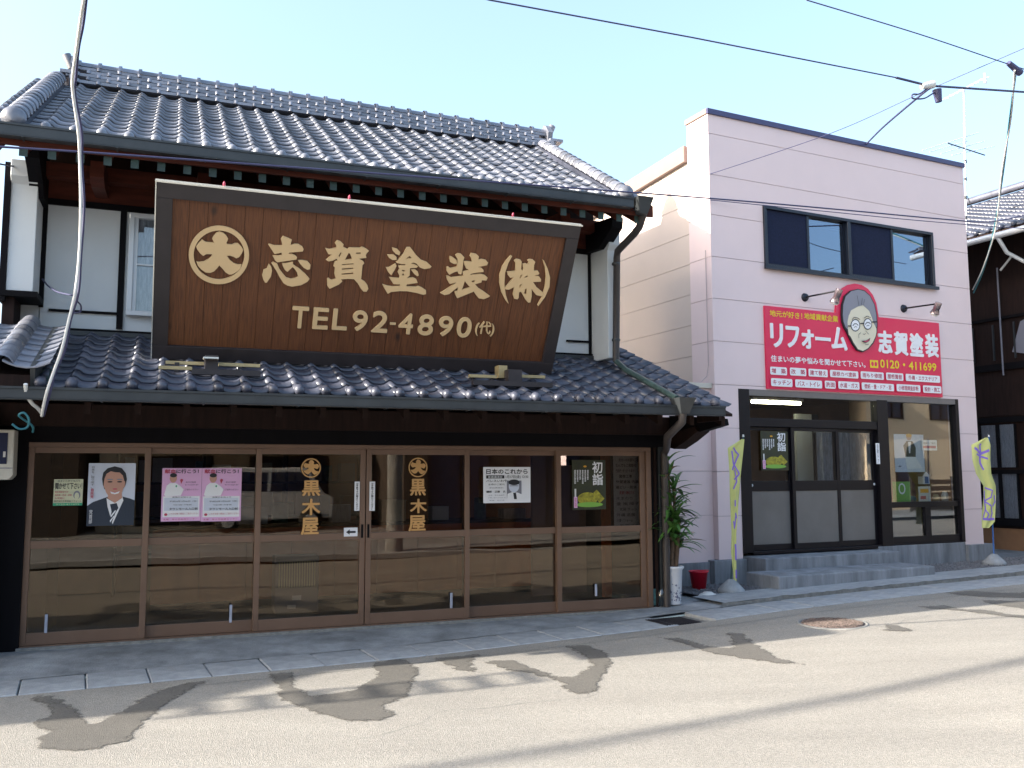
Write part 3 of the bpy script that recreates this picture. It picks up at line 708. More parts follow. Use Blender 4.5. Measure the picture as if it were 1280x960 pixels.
# sliding doors
def rails(name, parent, x0, x1, wl, wr, y, top=1.845, bot=.205):
    z0, z1 = .095, 1.90
    mb = MB().box(x0, x0 + wl, y, y + .04, z0, z1).box(x1 - wr, x1, y, y + .04, z0, z1)
    mb.box(x0 + wl, x1 - wr, y + .002, y + .038, z0, bot).box(x0 + wl, x1 - wr, y + .002, y + .038, top, z1).box(x0 + wl, x1 - wr, y - .003, y + .038, .965, 1.035)
    return mb.build(name, M['bronze'], parent, bevel=.003)
mull = [(-4.81, -3.745), (-3.80, -2.705), (-2.76, -1.65), (-1.64, -.50), (-.565, .597), (.54, 1.68)]
for i, (a, b) in enumerate(mull):
    y = 0 if i in (0, 2, 3, 5) else .045
    if i == 1 or i == 4: y = .045
    d = rails('glass_door', shop, a, b, .055 if i else .06, .055 if i != 5 else .07, y)
    box('pane', M['glassA'], d, a + .05, b - .05, y + .018, y + .023, .2, .97)
    box('pane', M['glassA'], d, a + .05, b - .05, y + .018, y + .023, 1.03, 1.85)
    if i in (2, 3):
        x = b - .04 if i == 2 else a + .015
        box('handle', M['black'], d, x, x + .022, y - .004, y - .001, .98, 1.12)
box('door_head', M['bronze'], shop, -4.80, 1.745, -.03, .09, 1.90, 1.944, bevel=.003)
box('door_jamb', M['bronze'], shop, 1.682, 1.744, -.03, .09, .09, 1.899, bevel=.003)
box('door_track', M['bronze'], shop, -4.80, 1.744, -.035, .1, .084, .094)
for px, y0, y1 in ((57, 768, 791), (288, 756, 778), (564, 741, 760), (745, 730, 745)):
    x, z0 = A(px, y1, -.01); z1 = A(px, y0, -.01)[1]
    box('door_stop', M['curtain'], shop, x - .012, x + .012, -.018, -.006, z0, z1)  # thin pale upright strip low on the door
# downpipe from the upper gutter, running over the lower roof to the hopper
def Ap(px, py, y): x, z = A(px, py, y); return Vector((x, y, z))
dp = MB()
dp.tube([Ap(806, 262, -.80), Ap(799, 284, -.65), Ap(793, 292, -.55), Ap(772, 314, -.10), Ap(771, 322, -.04), Ap(770, 452, -.04)], .042, 10)
o = dp.build('downpipe', M['pipe'], shop)
hb = A(803, 262, -.84)
MB().add([(hb[0] - .10, -.93, 4.68), (hb[0] + .10, -.93, 4.68), (hb[0] + .10, -.75, 4.68), (hb[0] - .10, -.75, 4.68), (hb[0] - .05, -.87, 4.50), (hb[0] + .05, -.87, 4.50), (hb[0] + .05, -.78, 4.50), (hb[0] - .05, -.78, 4.50)], [(0, 3, 2, 1), (4, 5, 6, 7), (0, 1, 5, 4), (1, 2, 6, 5), (2, 3, 7, 6), (3, 0, 4, 7)]).build('rain_hopper', M['gutterm'], shop, bevel=.004)
for pz in (330, 425): c = Ap(770, pz, -.04); MB().lathe([(.047, -.015), (.052, 0), (.047, .015)], 12, tuple(c)).build('pipe_collar', M['gutterm'], o)
q0 = FA.slope(782, 462, LZ + .07, LY, LS); q1 = FA.slope(846, 498, LZ + .07, LY, LS)
o = MB().tube([Ap(770, 451, -.04), Vector(q0), Vector(q1)], .033, 10).build('roof_pipe', M['rafter'], shop)
hx = A(855, 510, -1.5)[0]
MB().add([(hx - .10, -1.58, 2.40), (hx + .10, -1.58, 2.40), (hx + .10, -1.38, 2.40), (hx - .10, -1.38, 2.40), (hx - .045, -1.52, 2.24), (hx + .045, -1.52, 2.24), (hx + .045, -1.43, 2.24), (hx - .045, -1.43, 2.24)], [(0, 1, 5, 4), (1, 2, 6, 5), (2, 3, 7, 6), (3, 0, 4, 7), (4, 5, 6, 7), (0, 3, 2, 1)]).build('rain_hopper', M['gutterm'], shop)
MB().tube([(hx, -1.475, 2.26), (hx, -1.46, 2.16), (hx - .02, -1.2, 2.02), (1.885, -.16, 1.93), (1.885, -.10, 1.86), (1.885, -.10, .08)], .042, 10).build('downpipe', M['pipe'], shop)
# extra roof piece at the left with round roll tiles
lv = FA.slope(33, 478, LZ + .12, LY, LS)
SZ = LZ + .12
side = MB().prism_x([(LY + .02, SZ - .03), (WY - .5, SZ + LS * 1.35 - .03), (WY - .5, SZ + LS * 1.35 - .16), (LY + .02, SZ - .13)], -9.5, lv.x).build('left_roof', M['darkwood'], shop)  # run on unseen beyond the left edge to keep sun off the apron
sb = T(0, LY, SZ) @ Matrix.Rotation(lang, 4, 'X')
rt2 = MB().add([(.085 * math.cos(a) * s, y, .085 * math.sin(a) * s) for y, s in ((-.01, 1.0), (0, 1.06), (.02, 1.06), (.025, 1.0), (.24, .95)) for a in [math.pi * q / 10 for q in range(11)]], [(i * 11 + q, (i + 1) * 11 + q, (i + 1) * 11 + q + 1, i * 11 + q + 1) for i in range(4) for q in range(10)], None, True).data('roll_tile', M['tile'])
pt = MB().add([(x, y, .05 * (x / .17) ** 2 + zz) for y, zz in ((-.01, .002), (-.012, .016), (.2, .0)) for x in (-.17, -.12, -.07, 0, .07, .12, .17)], [(i * 7 + q, i * 7 + q + 1, (i + 1) * 7 + q + 1, (i + 1) * 7 + q) for i in range(2) for q in range(6)], None, True).data('pan_tile', M['tile'])
xr = FA.slope(30, 410, SZ + .1, LY, LS).x
for k in range(3):
    for i in range(8):
        link('roll_tile', rt2, side, sb @ T(xr - k * .36, -.02 + i * .195, .045))
        link('pan_tile', pt, side, sb @ T(xr + .18 - k * .36, -.03 + i * .195, .03))
MB().box(lv.x - .015, lv.x + .02, -.03, 1.45, -.12, .05).xf(sb).build('verge_board', M['gutterm'], side)
MB().box(lv.x + .03, lv.x + .12, -.02, .55, -.10, -.085).xf(sb).build('valley_flashing', M['rafter'], side)

# ---- interior of the timber shop
room = MB()
box('floor', M['intf'], shop, -5.0, 1.84, .121, 4.1, .05, .12)
box('ceiling', M['darkwood'], shop, -5.0, 1.84, .13, 4.1, 2.2, 2.25)
box('inner_wall', M['intw'], shop, -5.0, 1.84, 3.6, 3.65, .12, 2.2)
box('inner_wall', M['darkwood'], shop, -4.99, -4.62, .15, 1.2, .12, 2.2)
box('partition', M['door_i'], shop, A(665, 600, 1.2)[0], A(700, 600, 1.2)[0], 1.2, 1.25, .12, 2.2)
box('partition', M['door_i'], shop, A(702, 600, 1.3)[0], A(732, 600, 1.3)[0], 1.3, 1.35, .12, 1.75)
box('inner_post', M['counter'], shop, A(755, 600, .7)[0], A(763, 600, .7)[0], .7, .8, .12, 2.2)
ct = thing('shop_counter', 'long reddish varnished wood counter seen through the lower panes of the timber shop', 'counter', FA.M @ T(0, 0, 0))
cx0, cx1 = A(190, 660, 1.6)[0], A(665, 660, 1.6)[0]
cz = A(400, 655, 1.6)[1]
n = 9
for i in range(n): box('front_board', M['counter'], ct, cx0 + (cx1 - cx0) * i / n + .004, cx0 + (cx1 - cx0) * (i + 1) / n, 1.6, 1.63 + .004 * (i % 2), .12, cz - .03)
box('worktop', M['darkwood'], ct, cx0 - .03, cx1 + .03, 1.56, 2.2, cz - .029, cz + .01, bevel=.004)
box('kick_board', M['black'], ct, cx0, cx1, 1.59, 1.599, .12, .2)
random.seed(11)
items = [('cardboard_box', M['beige'], 'brown cardboard box'), ('file_box', M['paleblue'], 'grey file box'), ('paint_tin', M['greenbit'], 'dark green paint tin'), ('paper_stack', M['curtain'], 'stack of grey papers')]
where = ['above the pink twin leaflet', 'just right of the pink leaflets', 'behind the left gold lettering', 'behind the arrow sticker', 'left of the right gold lettering', 'right of the right gold lettering', 'near the white speaker poster', 'at the right end of the counter']
for i, px in enumerate((240, 315, 350, 425, 490, 548, 600, 640)):
    nm, mm, lb = items[i % 4]; x = A(px, 640, 1.8)[0]; s = random.uniform(.1, .18); h = random.uniform(.12, .3)
    t = MB().box(-s, s, -.1, .12, 0, h)
    if nm == 'paint_tin': t = MB().lathe([(0, 0), (s * .7, 0), (s * .7, h), (s * .66, h + .01), (0, h)], 16)
    if nm == 'cardboard_box': t.box(-s, -.01, -.14, -.1, h - .01, h).box(.01, s, -.16, -.1, h - .012, h)
    o = t.build(nm, mm, None, FA.M @ T(x, 1.8, cz + .01)); tag(o, lb + ' on the shop counter, ' + where[i], nm.split('_')[-1])
o = thing('upright_shelf', 'dark shelf unit of pale cartons against the back wall inside the timber shop', 'shelf', FA.M @ T(-2.6, 3.2, .12))
for z in (.5, .95, 1.4, 1.8): box('shelf_board', M['darkwood'], o, -1.6, 1.6, 0, .35, z, z + .03)
for x in (-1.6, -.55, .52, 1.57): box('side_panel', M['darkwood'], o, x, x + .03, 0, .36, 0, 1.9)
mb = MB()
for z in (.53, .98, 1.43):
    x = -1.5
    while x < 1.4:
        w = random.uniform(.08, .25); mb.box(x, x + w, .06, .3, z, z + random.uniform(.12, .34), random.choice(['beige', 'inkgrey', 'greenbit', 'intw', 'paleblue'])); x += w + random.uniform(.02, .18)
mb.build('cartons', None, o)
# heater with slatted front
x, z = A(371, 738, .9); hz = z
o = thing('slatted_heater', 'cream heater with a slatted front and two white tags behind the left sliding door', 'heater', FA.M @ T(x, .9, .12))
box('casing', M['inkgrey'], o, -.24, .24, 0, .3, 0, .62, bevel=.02)
for i in range(15): box('slat', M['cream'], o, -.20 + i * .0275, -.186 + i * .0275, -.012, -.001, .28, .56)
box('tag', M['white'], o, -.05, .05, -.004, -.001, .14, .19); box('tag', M['white'], o, -.1, -.01, -.004, -.001, .05, .09)

# ================================================================== BIG WOODEN SIGN
bl = A(191, 443, -.40); br = A(688, 470, -.40)
zb = (bl[1] + br[1]) / 2; tl = A(195, 225, -1.2); tr = A(725, 283, -1.2); zt = (tl[1] + tr[1]) / 2
sx0 = (bl[0] + tl[0]) / 2; sx1 = (br[0] + tr[0]) / 2
slen = math.hypot(.8, zt - zb); st_ = math.atan2(.8, zt - zb)
SM = FA.M @ T(sx0, -.40, zb) @ Matrix.Rotation(st_, 4, 'X')
SW, SH = sx1 - sx0, slen
SI = SM.inverted()
def SP(px, py, y=0):
    o = SI @ Vector((0, 0, H)); d = SI.to_3x3() @ ray(px, py); t = (y - o.y) / d.y; p = o + d * t; return p.x, p.z
sg = thing('painted_signboard', 'large dark brown wooden signboard with cream raised lettering leaning out above the lower tiled roof', 'signboard', SM)
random.seed(3)
fw = .135
npl = 24
for i in range(npl):
    x0 = fw - .02 + (SW - 2 * fw + .04) * i / npl; x1 = fw - .02 + (SW - 2 * fw + .04) * (i + 1) / npl
    y = .004 * random.random()
    MB().box(x0 + .0015, x1 - .0015, y, .03, fw - .02, SH - fw + .02).build('plank', M['board'], sg)
box('backing', M['darkwood'], sg, .02, SW - .02, .031, .07, .02, SH - .02)
box('frame_bar', M['signframe'], sg, 0, SW, -.035, .03, 0, fw, bevel=.004)
box('frame_bar', M['signframe'], sg, 0, SW, -.035, .03, SH - fw, SH, bevel=.004)
box('frame_bar', M['signframe'], sg, 0, fw, -.034, .029, fw, SH - fw, bevel=.004)
box('frame_bar', M['signframe'], sg, SW - fw, SW, -.034, .029, fw, SH - fw, bevel=.004)
box('top_capping', M['cap'], sg, -.012, SW + .012, -.042, .032, SH + .001, SH + .014)
box('side_capping', M['cap'], sg, -.010, -.001, -.04, .03, 0, SH)
for px in (280, 438, 647):
    x = SP(px, 235, 0)[0]; MB().lathe([(0, 0), (.012, 0), (.012, .02), (.006, .035), (0, .04)], 8, (x, 0, SH + .022)).build('eye_bolt', M['inkred'], sg)
YL = -.018
def glyph(name, loops, ox, oy, sc, ext=.022):
    mb = MB(); lp = [[SP(ox + x / sc, oy + y / sc, -.01) for x, y in l] for l in loops]
    curve_mb(lp, ext, -.012, mb, 'gold'); return mb.build(name, None, sg)
def ring(cx, cy, rx, ry, n=48): return [(cx + rx * math.cos(6.28318 * i / n), cy + ry * math.sin(6.28318 * i / n)) for i in range(n)]
DAI = [(475, 148), (520, 165), (560, 200), (588, 250), (565, 300), (570, 318), (640, 323), (680, 305), (720, 308), (760, 345), (790, 395), (770, 440), (735, 490), (695, 507), (660, 485), (610, 470), (570, 472), (610, 530), (660, 570), (710, 588), (765, 590), (750, 640), (700, 690), (640, 722), (600, 722), (550, 690), (510, 640), (470, 600), (440, 640), (400, 680), (350, 700), (290, 695), (230, 655), (185, 605), (165, 550), (200, 558), (260, 550), (320, 520), (360, 485), (378, 452), (300, 450), (255, 474), (215, 440), (175, 385), (160, 350), (185, 310), (240, 255), (270, 280), (300, 292), (400, 298), (375, 245), (395, 205), (430, 165)]
glyph('emblem', [ring(465, 463, 402, 388), ring(467, 462, 338, 326), DAI], 230, 275, 10.667)
glyph('character', [[(430, 60), (520, 95), (575, 120), (555, 170), (555, 205), (620, 185), (680, 190), (740, 230), (760, 270), (745, 305), (530, 325), (525, 350), (565, 342), (620, 365), (655, 400), (645, 435), (340, 480), (305, 450), (265, 375), (410, 365), (412, 325), (295, 348), (195, 195), (215, 185), (290, 210), (420, 210), (412, 160), (395, 110)],
 [(205, 505), (245, 560), (255, 610), (235, 710), (170, 805), (145, 805), (115, 755), (98, 690), (120, 600), (170, 580)],
 [(245, 490), (275, 475), (335, 500), (375, 590), (430, 665), (480, 725), (560, 745), (620, 735), (670, 710), (655, 640), (620, 590), (585, 555), (500, 632), (460, 600), (430, 545), (412, 490), (470, 495), (585, 470), (590, 515), (690, 580), (780, 660), (855, 745), (820, 790), (720, 845), (570, 868), (500, 850), (440, 815), (380, 725), (320, 610)],
 [(670, 450), (740, 445), (820, 460), (870, 520), (860, 590), (820, 600), (760, 565), (700, 500)]], 320, 290, 12.8)
glyph('character', [[(275, 62), (330, 85), (375, 130), (365, 170), (440, 205), (465, 180), (640, 185), (670, 165), (740, 200), (780, 235), (745, 270), (730, 300), (740, 345), (620, 358), (690, 400), (705, 430), (675, 465), (655, 690), (710, 720), (755, 780), (770, 840), (740, 885), (690, 882), (650, 835), (600, 750), (540, 685), (440, 680), (330, 690), (355, 720), (300, 770), (150, 840), (115, 790), (112, 680), (130, 665), (180, 700), (250, 680), (230, 600), (240, 500), (215, 480), (230, 400), (280, 385), (260, 360), (200, 390), (130, 400), (92, 375), (190, 295), (130, 285), (80, 190), (150, 205), (255, 185), (262, 150), (235, 110)],
 [(325, 258), (345, 262), (312, 328), (290, 320)], [(455, 265), (480, 280), (510, 362), (395, 380), (430, 310)], [(570, 262), (650, 258), (648, 280), (575, 283)], [(350, 446), (535, 431), (537, 448), (350, 462)], [(345, 516), (530, 500), (532, 521), (348, 537)], [(340, 596), (530, 579), (530, 602), (340, 614)]], 400, 295, 12.8)
glyph('character', [[(255, 115), (340, 140), (385, 190), (370, 240), (310, 215), (265, 165)], [(175, 230), (280, 228), (325, 265), (325, 315), (260, 315), (205, 280)], [(155, 435), (210, 430), (310, 372), (325, 410), (290, 480), (240, 560), (195, 510)],
 [(490, 110), (545, 112), (590, 170), (640, 240), (720, 315), (810, 350), (885, 420), (860, 445), (770, 460), (700, 435), (640, 370), (600, 355), (545, 378), (610, 382), (670, 415), (640, 440), (540, 445), (535, 560), (490, 605), (590, 595), (640, 620), (662, 680), (490, 705), (480, 735), (640, 742), (675, 730), (740, 760), (795, 800), (795, 860), (750, 870), (640, 840), (500, 815), (380, 812), (240, 825), (185, 855), (150, 800), (98, 700), (170, 725), (260, 738), (385, 730), (385, 705), (275, 700), (205, 590), (260, 595), (370, 605), (375, 575), (345, 510), (370, 460), (350, 400), (465, 398), (470, 378), (410, 380), (330, 362), (315, 350), (375, 285), (440, 205)],
 [(535, 250), (565, 280), (540, 292), (520, 282), (475, 305), (500, 270)], [(410, 470), (470, 480), (445, 500), (415, 495)], [(430, 520), (450, 560), (410, 560)], [(555, 470), (620, 465), (665, 500), (680, 560), (655, 575), (610, 540)]], 470, 300, 12.8)
glyph('character', [[(220, 125), (260, 140), (325, 190), (330, 250), (280, 250), (225, 220), (212, 170)], [(345, 80), (395, 88), (450, 145), (435, 190), (420, 330), (400, 420), (360, 410), (340, 370), (290, 380), (210, 422), (170, 370), (168, 300), (190, 292), (225, 320), (330, 295), (345, 180), (305, 110)],
 [(560, 75), (640, 90), (682, 130), (670, 185), (725, 172), (790, 185), (828, 230), (810, 270), (665, 300), (720, 310), (755, 345), (755, 378), (640, 390), (545, 410), (550, 425), (700, 408), (770, 425), (822, 470), (800, 515), (730, 510), (720, 545), (620, 575), (680, 640), (760, 690), (860, 765), (830, 785), (760, 812), (680, 800), (640, 750), (600, 690), (480, 740), (335, 798), (310, 750), (292, 685), (340, 680), (350, 620), (280, 670), (210, 730), (130, 748), (65, 715), (140, 670), (250, 600), (325, 545), (215, 570), (180, 510), (160, 440), (190, 440), (240, 465), (430, 438), (422, 375), (470, 360), (530, 345), (480, 325), (450, 260), (445, 210), (480, 205), (570, 215), (560, 160), (535, 120)],
 [(455, 525), (540, 625), (410, 665)], [(560, 520), (615, 510), (620, 525), (585, 550)]], 545, 310, 12.8)
glyph('character', [[(365, 158), (420, 170), (440, 200), (430, 310), (455, 335), (465, 300), (455, 235), (500, 225), (530, 240), (548, 210), (527, 180), (560, 160), (610, 170), (645, 205), (625, 250), (620, 335), (680, 335), (705, 375), (690, 395), (625, 410), (700, 420), (730, 465), (725, 500), (610, 505), (660, 580), (770, 670), (770, 690), (730, 718), (660, 700), (610, 640), (590, 600), (590, 720), (570, 810), (540, 815), (500, 770), (460, 700), (435, 650), (400, 660), (395, 740), (375, 765), (330, 755), (310, 690), (330, 580), (250, 620), (200, 615), (190, 590), (260, 510), (320, 435), (270, 445), (235, 400), (220, 350), (260, 348), (345, 340), (350, 220), (325, 185)],
 [(430, 395), (450, 395), (420, 450), (405, 445)], [(470, 435), (530, 405), (530, 430), (490, 440)], [(410, 550), (435, 535), (440, 545), (405, 600)], [(490, 615), (515, 600), (510, 690), (475, 680)]], 615, 310, 12)
glyph('bracket_mark', [[(280, 105), (298, 118), (240, 220), (190, 370), (180, 540), (200, 690), (245, 835), (200, 780), (140, 660), (108, 520), (108, 400), (150, 270), (210, 180)]], 615, 310, 12)
glyph('bracket_mark', [[(755, 168), (775, 185), (830, 310), (865, 440), (855, 580), (790, 730), (690, 865), (678, 850), (740, 740), (790, 580), (805, 420), (790, 280)]], 615, 310, 12)
def sfit(x0, y0, x1, y1, ox, oy, sc):
    cx, cy = (x0 + x1) / 2, (y0 + y1) / 2
    l = SP(ox + x0 / sc, oy + cy / sc)[0]; r = SP(ox + x1 / sc, oy + cy / sc)[0]
    t = SP(ox + cx / sc, oy + y0 / sc)[1]; b = SP(ox + cx / sc, oy + y1 / sc)[1]
    return l, b, r, t
for ch, bx in (('T', (82, 108, 258, 338)), ('E', (307, 122, 472, 348)), ('L', (517, 134, 676, 356)), ('9', (727, 150, 888, 368)), ('2', (937, 157, 1108, 383)), ('-', (1127, 280, 1188, 300))):
    MB_ = MB(); text_mb(ch, sfit(*bx, 355, 370, 8.533), -.012, MB_, 'gold', .022, .03, res=5); MB_.build('character', None, sg)
for ch, bx in (('4', (74, 150, 238, 383)), ('8', (297, 162, 470, 398)), ('9', (527, 180, 690, 408)), ('0', (737, 192, 903, 423)), ('(代)', (948, 240, 1165, 405))):
    MB_ = MB(); text_mb(ch, sfit(*bx, 490, 375, 9.143), -.012, MB_, 'gold', .022, .03 if len(ch) == 1 else .02, res=5); MB_.build('character', None, sg)
# steel beams carrying the sign on the roof
def rp(px, py, h=.07): return FA.slope(px, py, LZ + h, LY, LS)
sb_ = thing('sign_support_beam', 'yellowed steel beams with square joint on the tiles under the left end of the signboard', 'steel beam', FA.M)
def bar(name, p, q, w, h, m, par):
    y = (p.y + q.y) / 2; z = (p.z + q.z) / 2
    return box(name, m, par, p.x, q.x, y - w / 2, y + w / 2, z - h / 2, z + h / 2)
bar('rail', rp(207, 453), rp(255, 455), .05, .03, M['brass'], sb_); bar('rail', rp(273, 455), rp(325, 458), .05, .03, M['brass'], sb_)
bar('rail', rp(198, 459), rp(240, 461), .05, .03, M['brass'], sb_); bar('lower_rail', rp(240, 465, .05), rp(325, 467, .05), .06, .05, M['signframe'], sb_)
a_, b_ = rp(256, 457, .08), rp(272, 457, .08); box('joint_box', M['signframe'], sb_, a_.x, b_.x, a_.y - .06, a_.y + .06, a_.z - .06, a_.z + .09)
bar('top_plate', rp(254, 448, .17), rp(273, 448, .17), .10, .015, M['cap'], sb_)
for p in ((221, 460), (300, 462)): a_ = rp(*p, .03); box('foot', M['signframe'], sb_, a_.x - .02, a_.x + .02, a_.y - .02, a_.y + .02, a_.z - .08, a_.z + .05)
sb2 = thing('sign_support_beam', 'yellowed steel beams with square joint on the tiles under the right end of the signboard', 'steel beam', FA.M)
bar('rail', rp(585, 469), rp(621, 472), .05, .03, M['brass'], sb2); bar('rail', rp(651, 470), rp(681, 472), .05, .03, M['brass'], sb2)
a_, b_ = rp(621, 467, .08), rp(631, 467, .08); box('joint_plate', M['brass'], sb2, a_.x, b_.x, a_.y - .06, a_.y + .06, a_.z - .05, a_.z + .08)
a_, b_ = rp(633, 472, .08), rp(649, 472, .08); box('joint_box', M['signframe'], sb2, a_.x, b_.x, a_.y - .06, a_.y + .06, a_.z - .06, a_.z + .08)
bar('lower_rail', rp(590, 478, .05), rp(690, 482, .05), .06, .05, M['signframe'], sb2)

# ================================================================== POSTERS AND LETTERING ON THE TIMBER SHOP
YP = -.012
class Poster:
    def __init__(s, name, label, cat, x0, y0, x1, y1, back, y=YP, F=FA, th=.003):
        cx, cy = (x0 + x1) / 2, (y0 + y1) / 2; s.F = F
        l, r = F.y(x0, cy, y)[0], F.y(x1, cy, y)[0]; t, b = F.y(cx, y0, y)[1], F.y(cx, y1, y)[1]
        s.w, s.h = r - l, t - b; s.k = 0
        s.root = thing(name, label, cat, F.M @ T(l, y, b))
        box('sheet', M[back], s.root, 0, s.w, -th, 0, 0, s.h); s.mb = MB(); s.y = -th - .0008
    def P(s, x, y): return x * s.w, (1 - y) * s.h
    def nx(s): s.y -= .0006; return s.y
    def rect(s, x0, y0, x1, y1, m): a = s.P(x0, y1); b = s.P(x1, y0); s.mb.rect(a[0], a[1], b[0], b[1], s.nx(), m); return s
    def poly(s, pts, m): s.mb.poly([s.P(*p) for p in pts], s.nx(), m); return s
    def ell(s, x, y, rx, ry, m): c = s.P(x, y); s.mb.ell(c[0], c[1], rx * s.w, ry * s.h, s.nx(), m); return s
    def text(s, t, x0, y0, x1, y1, m, bold=0.0): a = s.P(x0, y1); b = s.P(x1, y0); text_mb(t, (a[0], a[1], b[0], b[1]), s.nx(), s.mb, m, 0, bold); return s
    def done(s): s.mb.build('print', None, s.root)
p = Poster('poster', 'small cream and green notice with bold black title left of the portrait poster', 'notice', 67, 599, 103.5, 632, 'cream')
p.text('住まいの夢や悩みを', .12, .03, .9, .1, 'ink').text('聞かせて下さい！', .05, .14, .97, .38, 'ink', .03).text('無料相談受付中', .05, .44, .5, .52, 'inkred').text('増改築・塗装・修理', .05, .56, .62, .64, 'inkred').text('お気軽に', .05, .68, .4, .76, 'inkred')
p.ell(.8, .6, .12, .16, 'hairgrey').ell(.8, .64, .08, .13, 'cream').text('株式会社志賀塗装リフォーム', .03, .79, .97, .87, 'ink').rect(0, .9, 1, 1, 'green').text('0120-411699', .1, .92, .9, .98, 'cream').done()
p = Poster('poster', 'portrait poster of a smiling dark-haired man in a navy suit and striped tie on white', 'poster', 109.5, 579, 168.5, 657, 'paleblue')
p.poly([(.0, .68), (.12, .62), (.42, .54), (.55, .60), (.70, .53), (.9, .57), (1, .6), (1, 1), (0, 1)], 'suit')
p.poly([(.40, .56), (.58, .64), (.72, .50), (.76, .60), (.55, .98), (.43, .70)], 'white').poly([(.48, .66), (.62, .64), (.66, .72), (.60, .8), (.52, .98), (.45, .98), (.52, .78)], 'suit')
p.poly([(.50, .84), (.60, .75), (.61, .77), (.51, .87)], 'white').poly([(.49, .92), (.57, .84), (.575, .86), (.5, .95)], 'white')
p.poly([(.44, .5), (.72, .48), (.73, .56), (.58, .64), (.42, .56)], 'skin')
p.poly([(.31, .34), (.29, .25), (.31, .15), (.40, .08), (.55, .05), (.70, .08), (.79, .16), (.82, .26), (.79, .36), (.74, .42), (.35, .42)], 'ink').poly([(.33, .32), (.345, .24), (.38, .17), (.47, .13), (.56, .145), (.66, .15), (.73, .20), (.76, .28), (.785, .30), (.78, .38), (.75, .40), (.73, .46), (.68, .53), (.60, .58), (.53, .58), (.44, .53), (.38, .46), (.355, .40), (.33, .38)], 'skin')
for x in (.46, .665): p.ell(x, .30, .055, .012, 'ink').ell(x, .262, .065, .010, 'hairgrey')
p.poly([(.55, .31), (.58, .31), (.61, .41), (.54, .41)], 'skin').ell(.575, .415, .05, .01, 'lip').poly([(.47, .455), (.575, .47), (.68, .45), (.65, .485), (.575, .50), (.50, .49)], 'white').poly([(.46, .45), (.575, .465), (.69, .445), (.575, .475)], 'lip')
p.text('日\n本\nを\n、\n取\nり\n戻\nす\n。', .06, .05, .13, .40, 'ink').text('自\n民\n党', .06, .40, .13, .56, 'inkred', .03).text('党\n首\n部', .05, .74, .12, .96, 'white').done()
for k, (xa, xb, lb) in enumerate(((202, 251.5, 'left one of two pink leaflets of a man in white headed in red and black'), (251.8, 301.5, 'right one of two pink leaflets of a man in white headed in red and black'))):
    p = Poster('poster', lb, 'leaflet', xa, 585.2, xb, 651.5, 'pinkpaper', y=YP - .0)
    p.rect(.04, .53, .96, .92, 'white').rect(.07, .56, .93, .80, 'paleblue').text('献血', .06, .02, .34, .10, 'inkred', .04).text('に行こう！', .35, .02, .92, .10, 'ink', .03)
    p.poly([(.06, .5), (.12, .33), (.2, .28), (.35, .28), (.45, .33), (.55, .4), (.48, .52), (.1, .53)], 'white').ell(.28, .19, .09, .085, 'skin').ell(.28, .135, .09, .04, 'ink').poly([(.45, .22), (.48, .3), (.53, .22), (.49, .2)], 'inkred')
    p.ell(.36, .34, .02, .02, 'green').text('あなたの血液を', .6, .25, .86, .28, 'ink').text('待っている人がいます', .58, .30, .92, .33, 'ink').text('ご協力ください', .58, .39, .92, .42, 'ink').text('実施のお知らせ', .27, .535, .75, .56, 'ink')
    p.text('平成26年1月26日（日）', .2, .61, .9, .64, 'ink').text('午前10時〜午後4時', .3, .68, .76, .705, 'ink').text('タウンモール入口前', .2, .745, .92, .79, 'ink', .02).text('いのちを救う献血にご協力ください', .2, .84, .95, .875, 'inkred').ell(.12, .87, .04, .025, 'inkred').text('主催　赤十字血液センター', .06, .945, .92, .975, 'inkred').done()
for xa, xb, w in ((443, 449.5, 'left'), (461.7, 468.6, 'right')):
    p = Poster('door_sticker', 'narrow white vertical sticker on the %s one of the two meeting door leaves' % w, 'sticker', xa, 602, xb, 638.5, 'white')
    p.text('\n'.join('お手数ですが開けてください'), .3, .04, .72, .96, 'ink', .03).done()
p = Poster('door_sticker', 'small white sticker with a black arrow pointing left beside the middle door stile', 'sticker', 429.8, 659.5, 446.8, 670.5, 'white')
p.poly([(.15, .5), (.42, .2), (.42, .38), (.86, .38), (.86, .62), (.42, .62), (.42, .8)], 'ink').done()
p = Poster('poster', 'white event poster with bold black heading and a grey photograph of a man in glasses', 'poster', 604, 583.8, 663, 628.5, 'white')
p.text('日本のこれから', .06, .05, .94, .20, 'ink', .03).rect(.06, .23, .44, .32, 'ink').text('新春講演会', .1, .245, .40, .31, 'white').text('1月17日(金) 12:30', .47, .225, .95, .33, 'ink', .02).text('パレスいわや', .06, .35, .5, .42, 'ink', .02).text('会場のご案内', .1, .46, .44, .51, 'ink').text('参加費無料', .12, .56, .42, .60, 'inkgrey')
p.text('講師　正勝　氏', .06, .655, .46, .72, 'ink', .02).text('主催：青年会議所', .1, .77, .44, .80, 'inkgrey').text('お問い合わせ 0246-92', .1, .84, .46, .87, 'inkgrey').text('後援：商工会', .12, .91, .44, .94, 'inkgrey')
p.rect(.49, .38, .80, .90, 'inkgrey').ell(.64, .55, .11, .16, 'paleblue').ell(.64, .43, .12, .08, 'ink').rect(.55, .52, .73, .535, 'ink').poly([(.49, .9), (.5, .75), (.6, .7), (.72, .72), (.86, .8), (.86, .92)], 'white').poly([(.62, .72), (.68, .72), (.70, .9), (.64, .9)], 'ink').done()
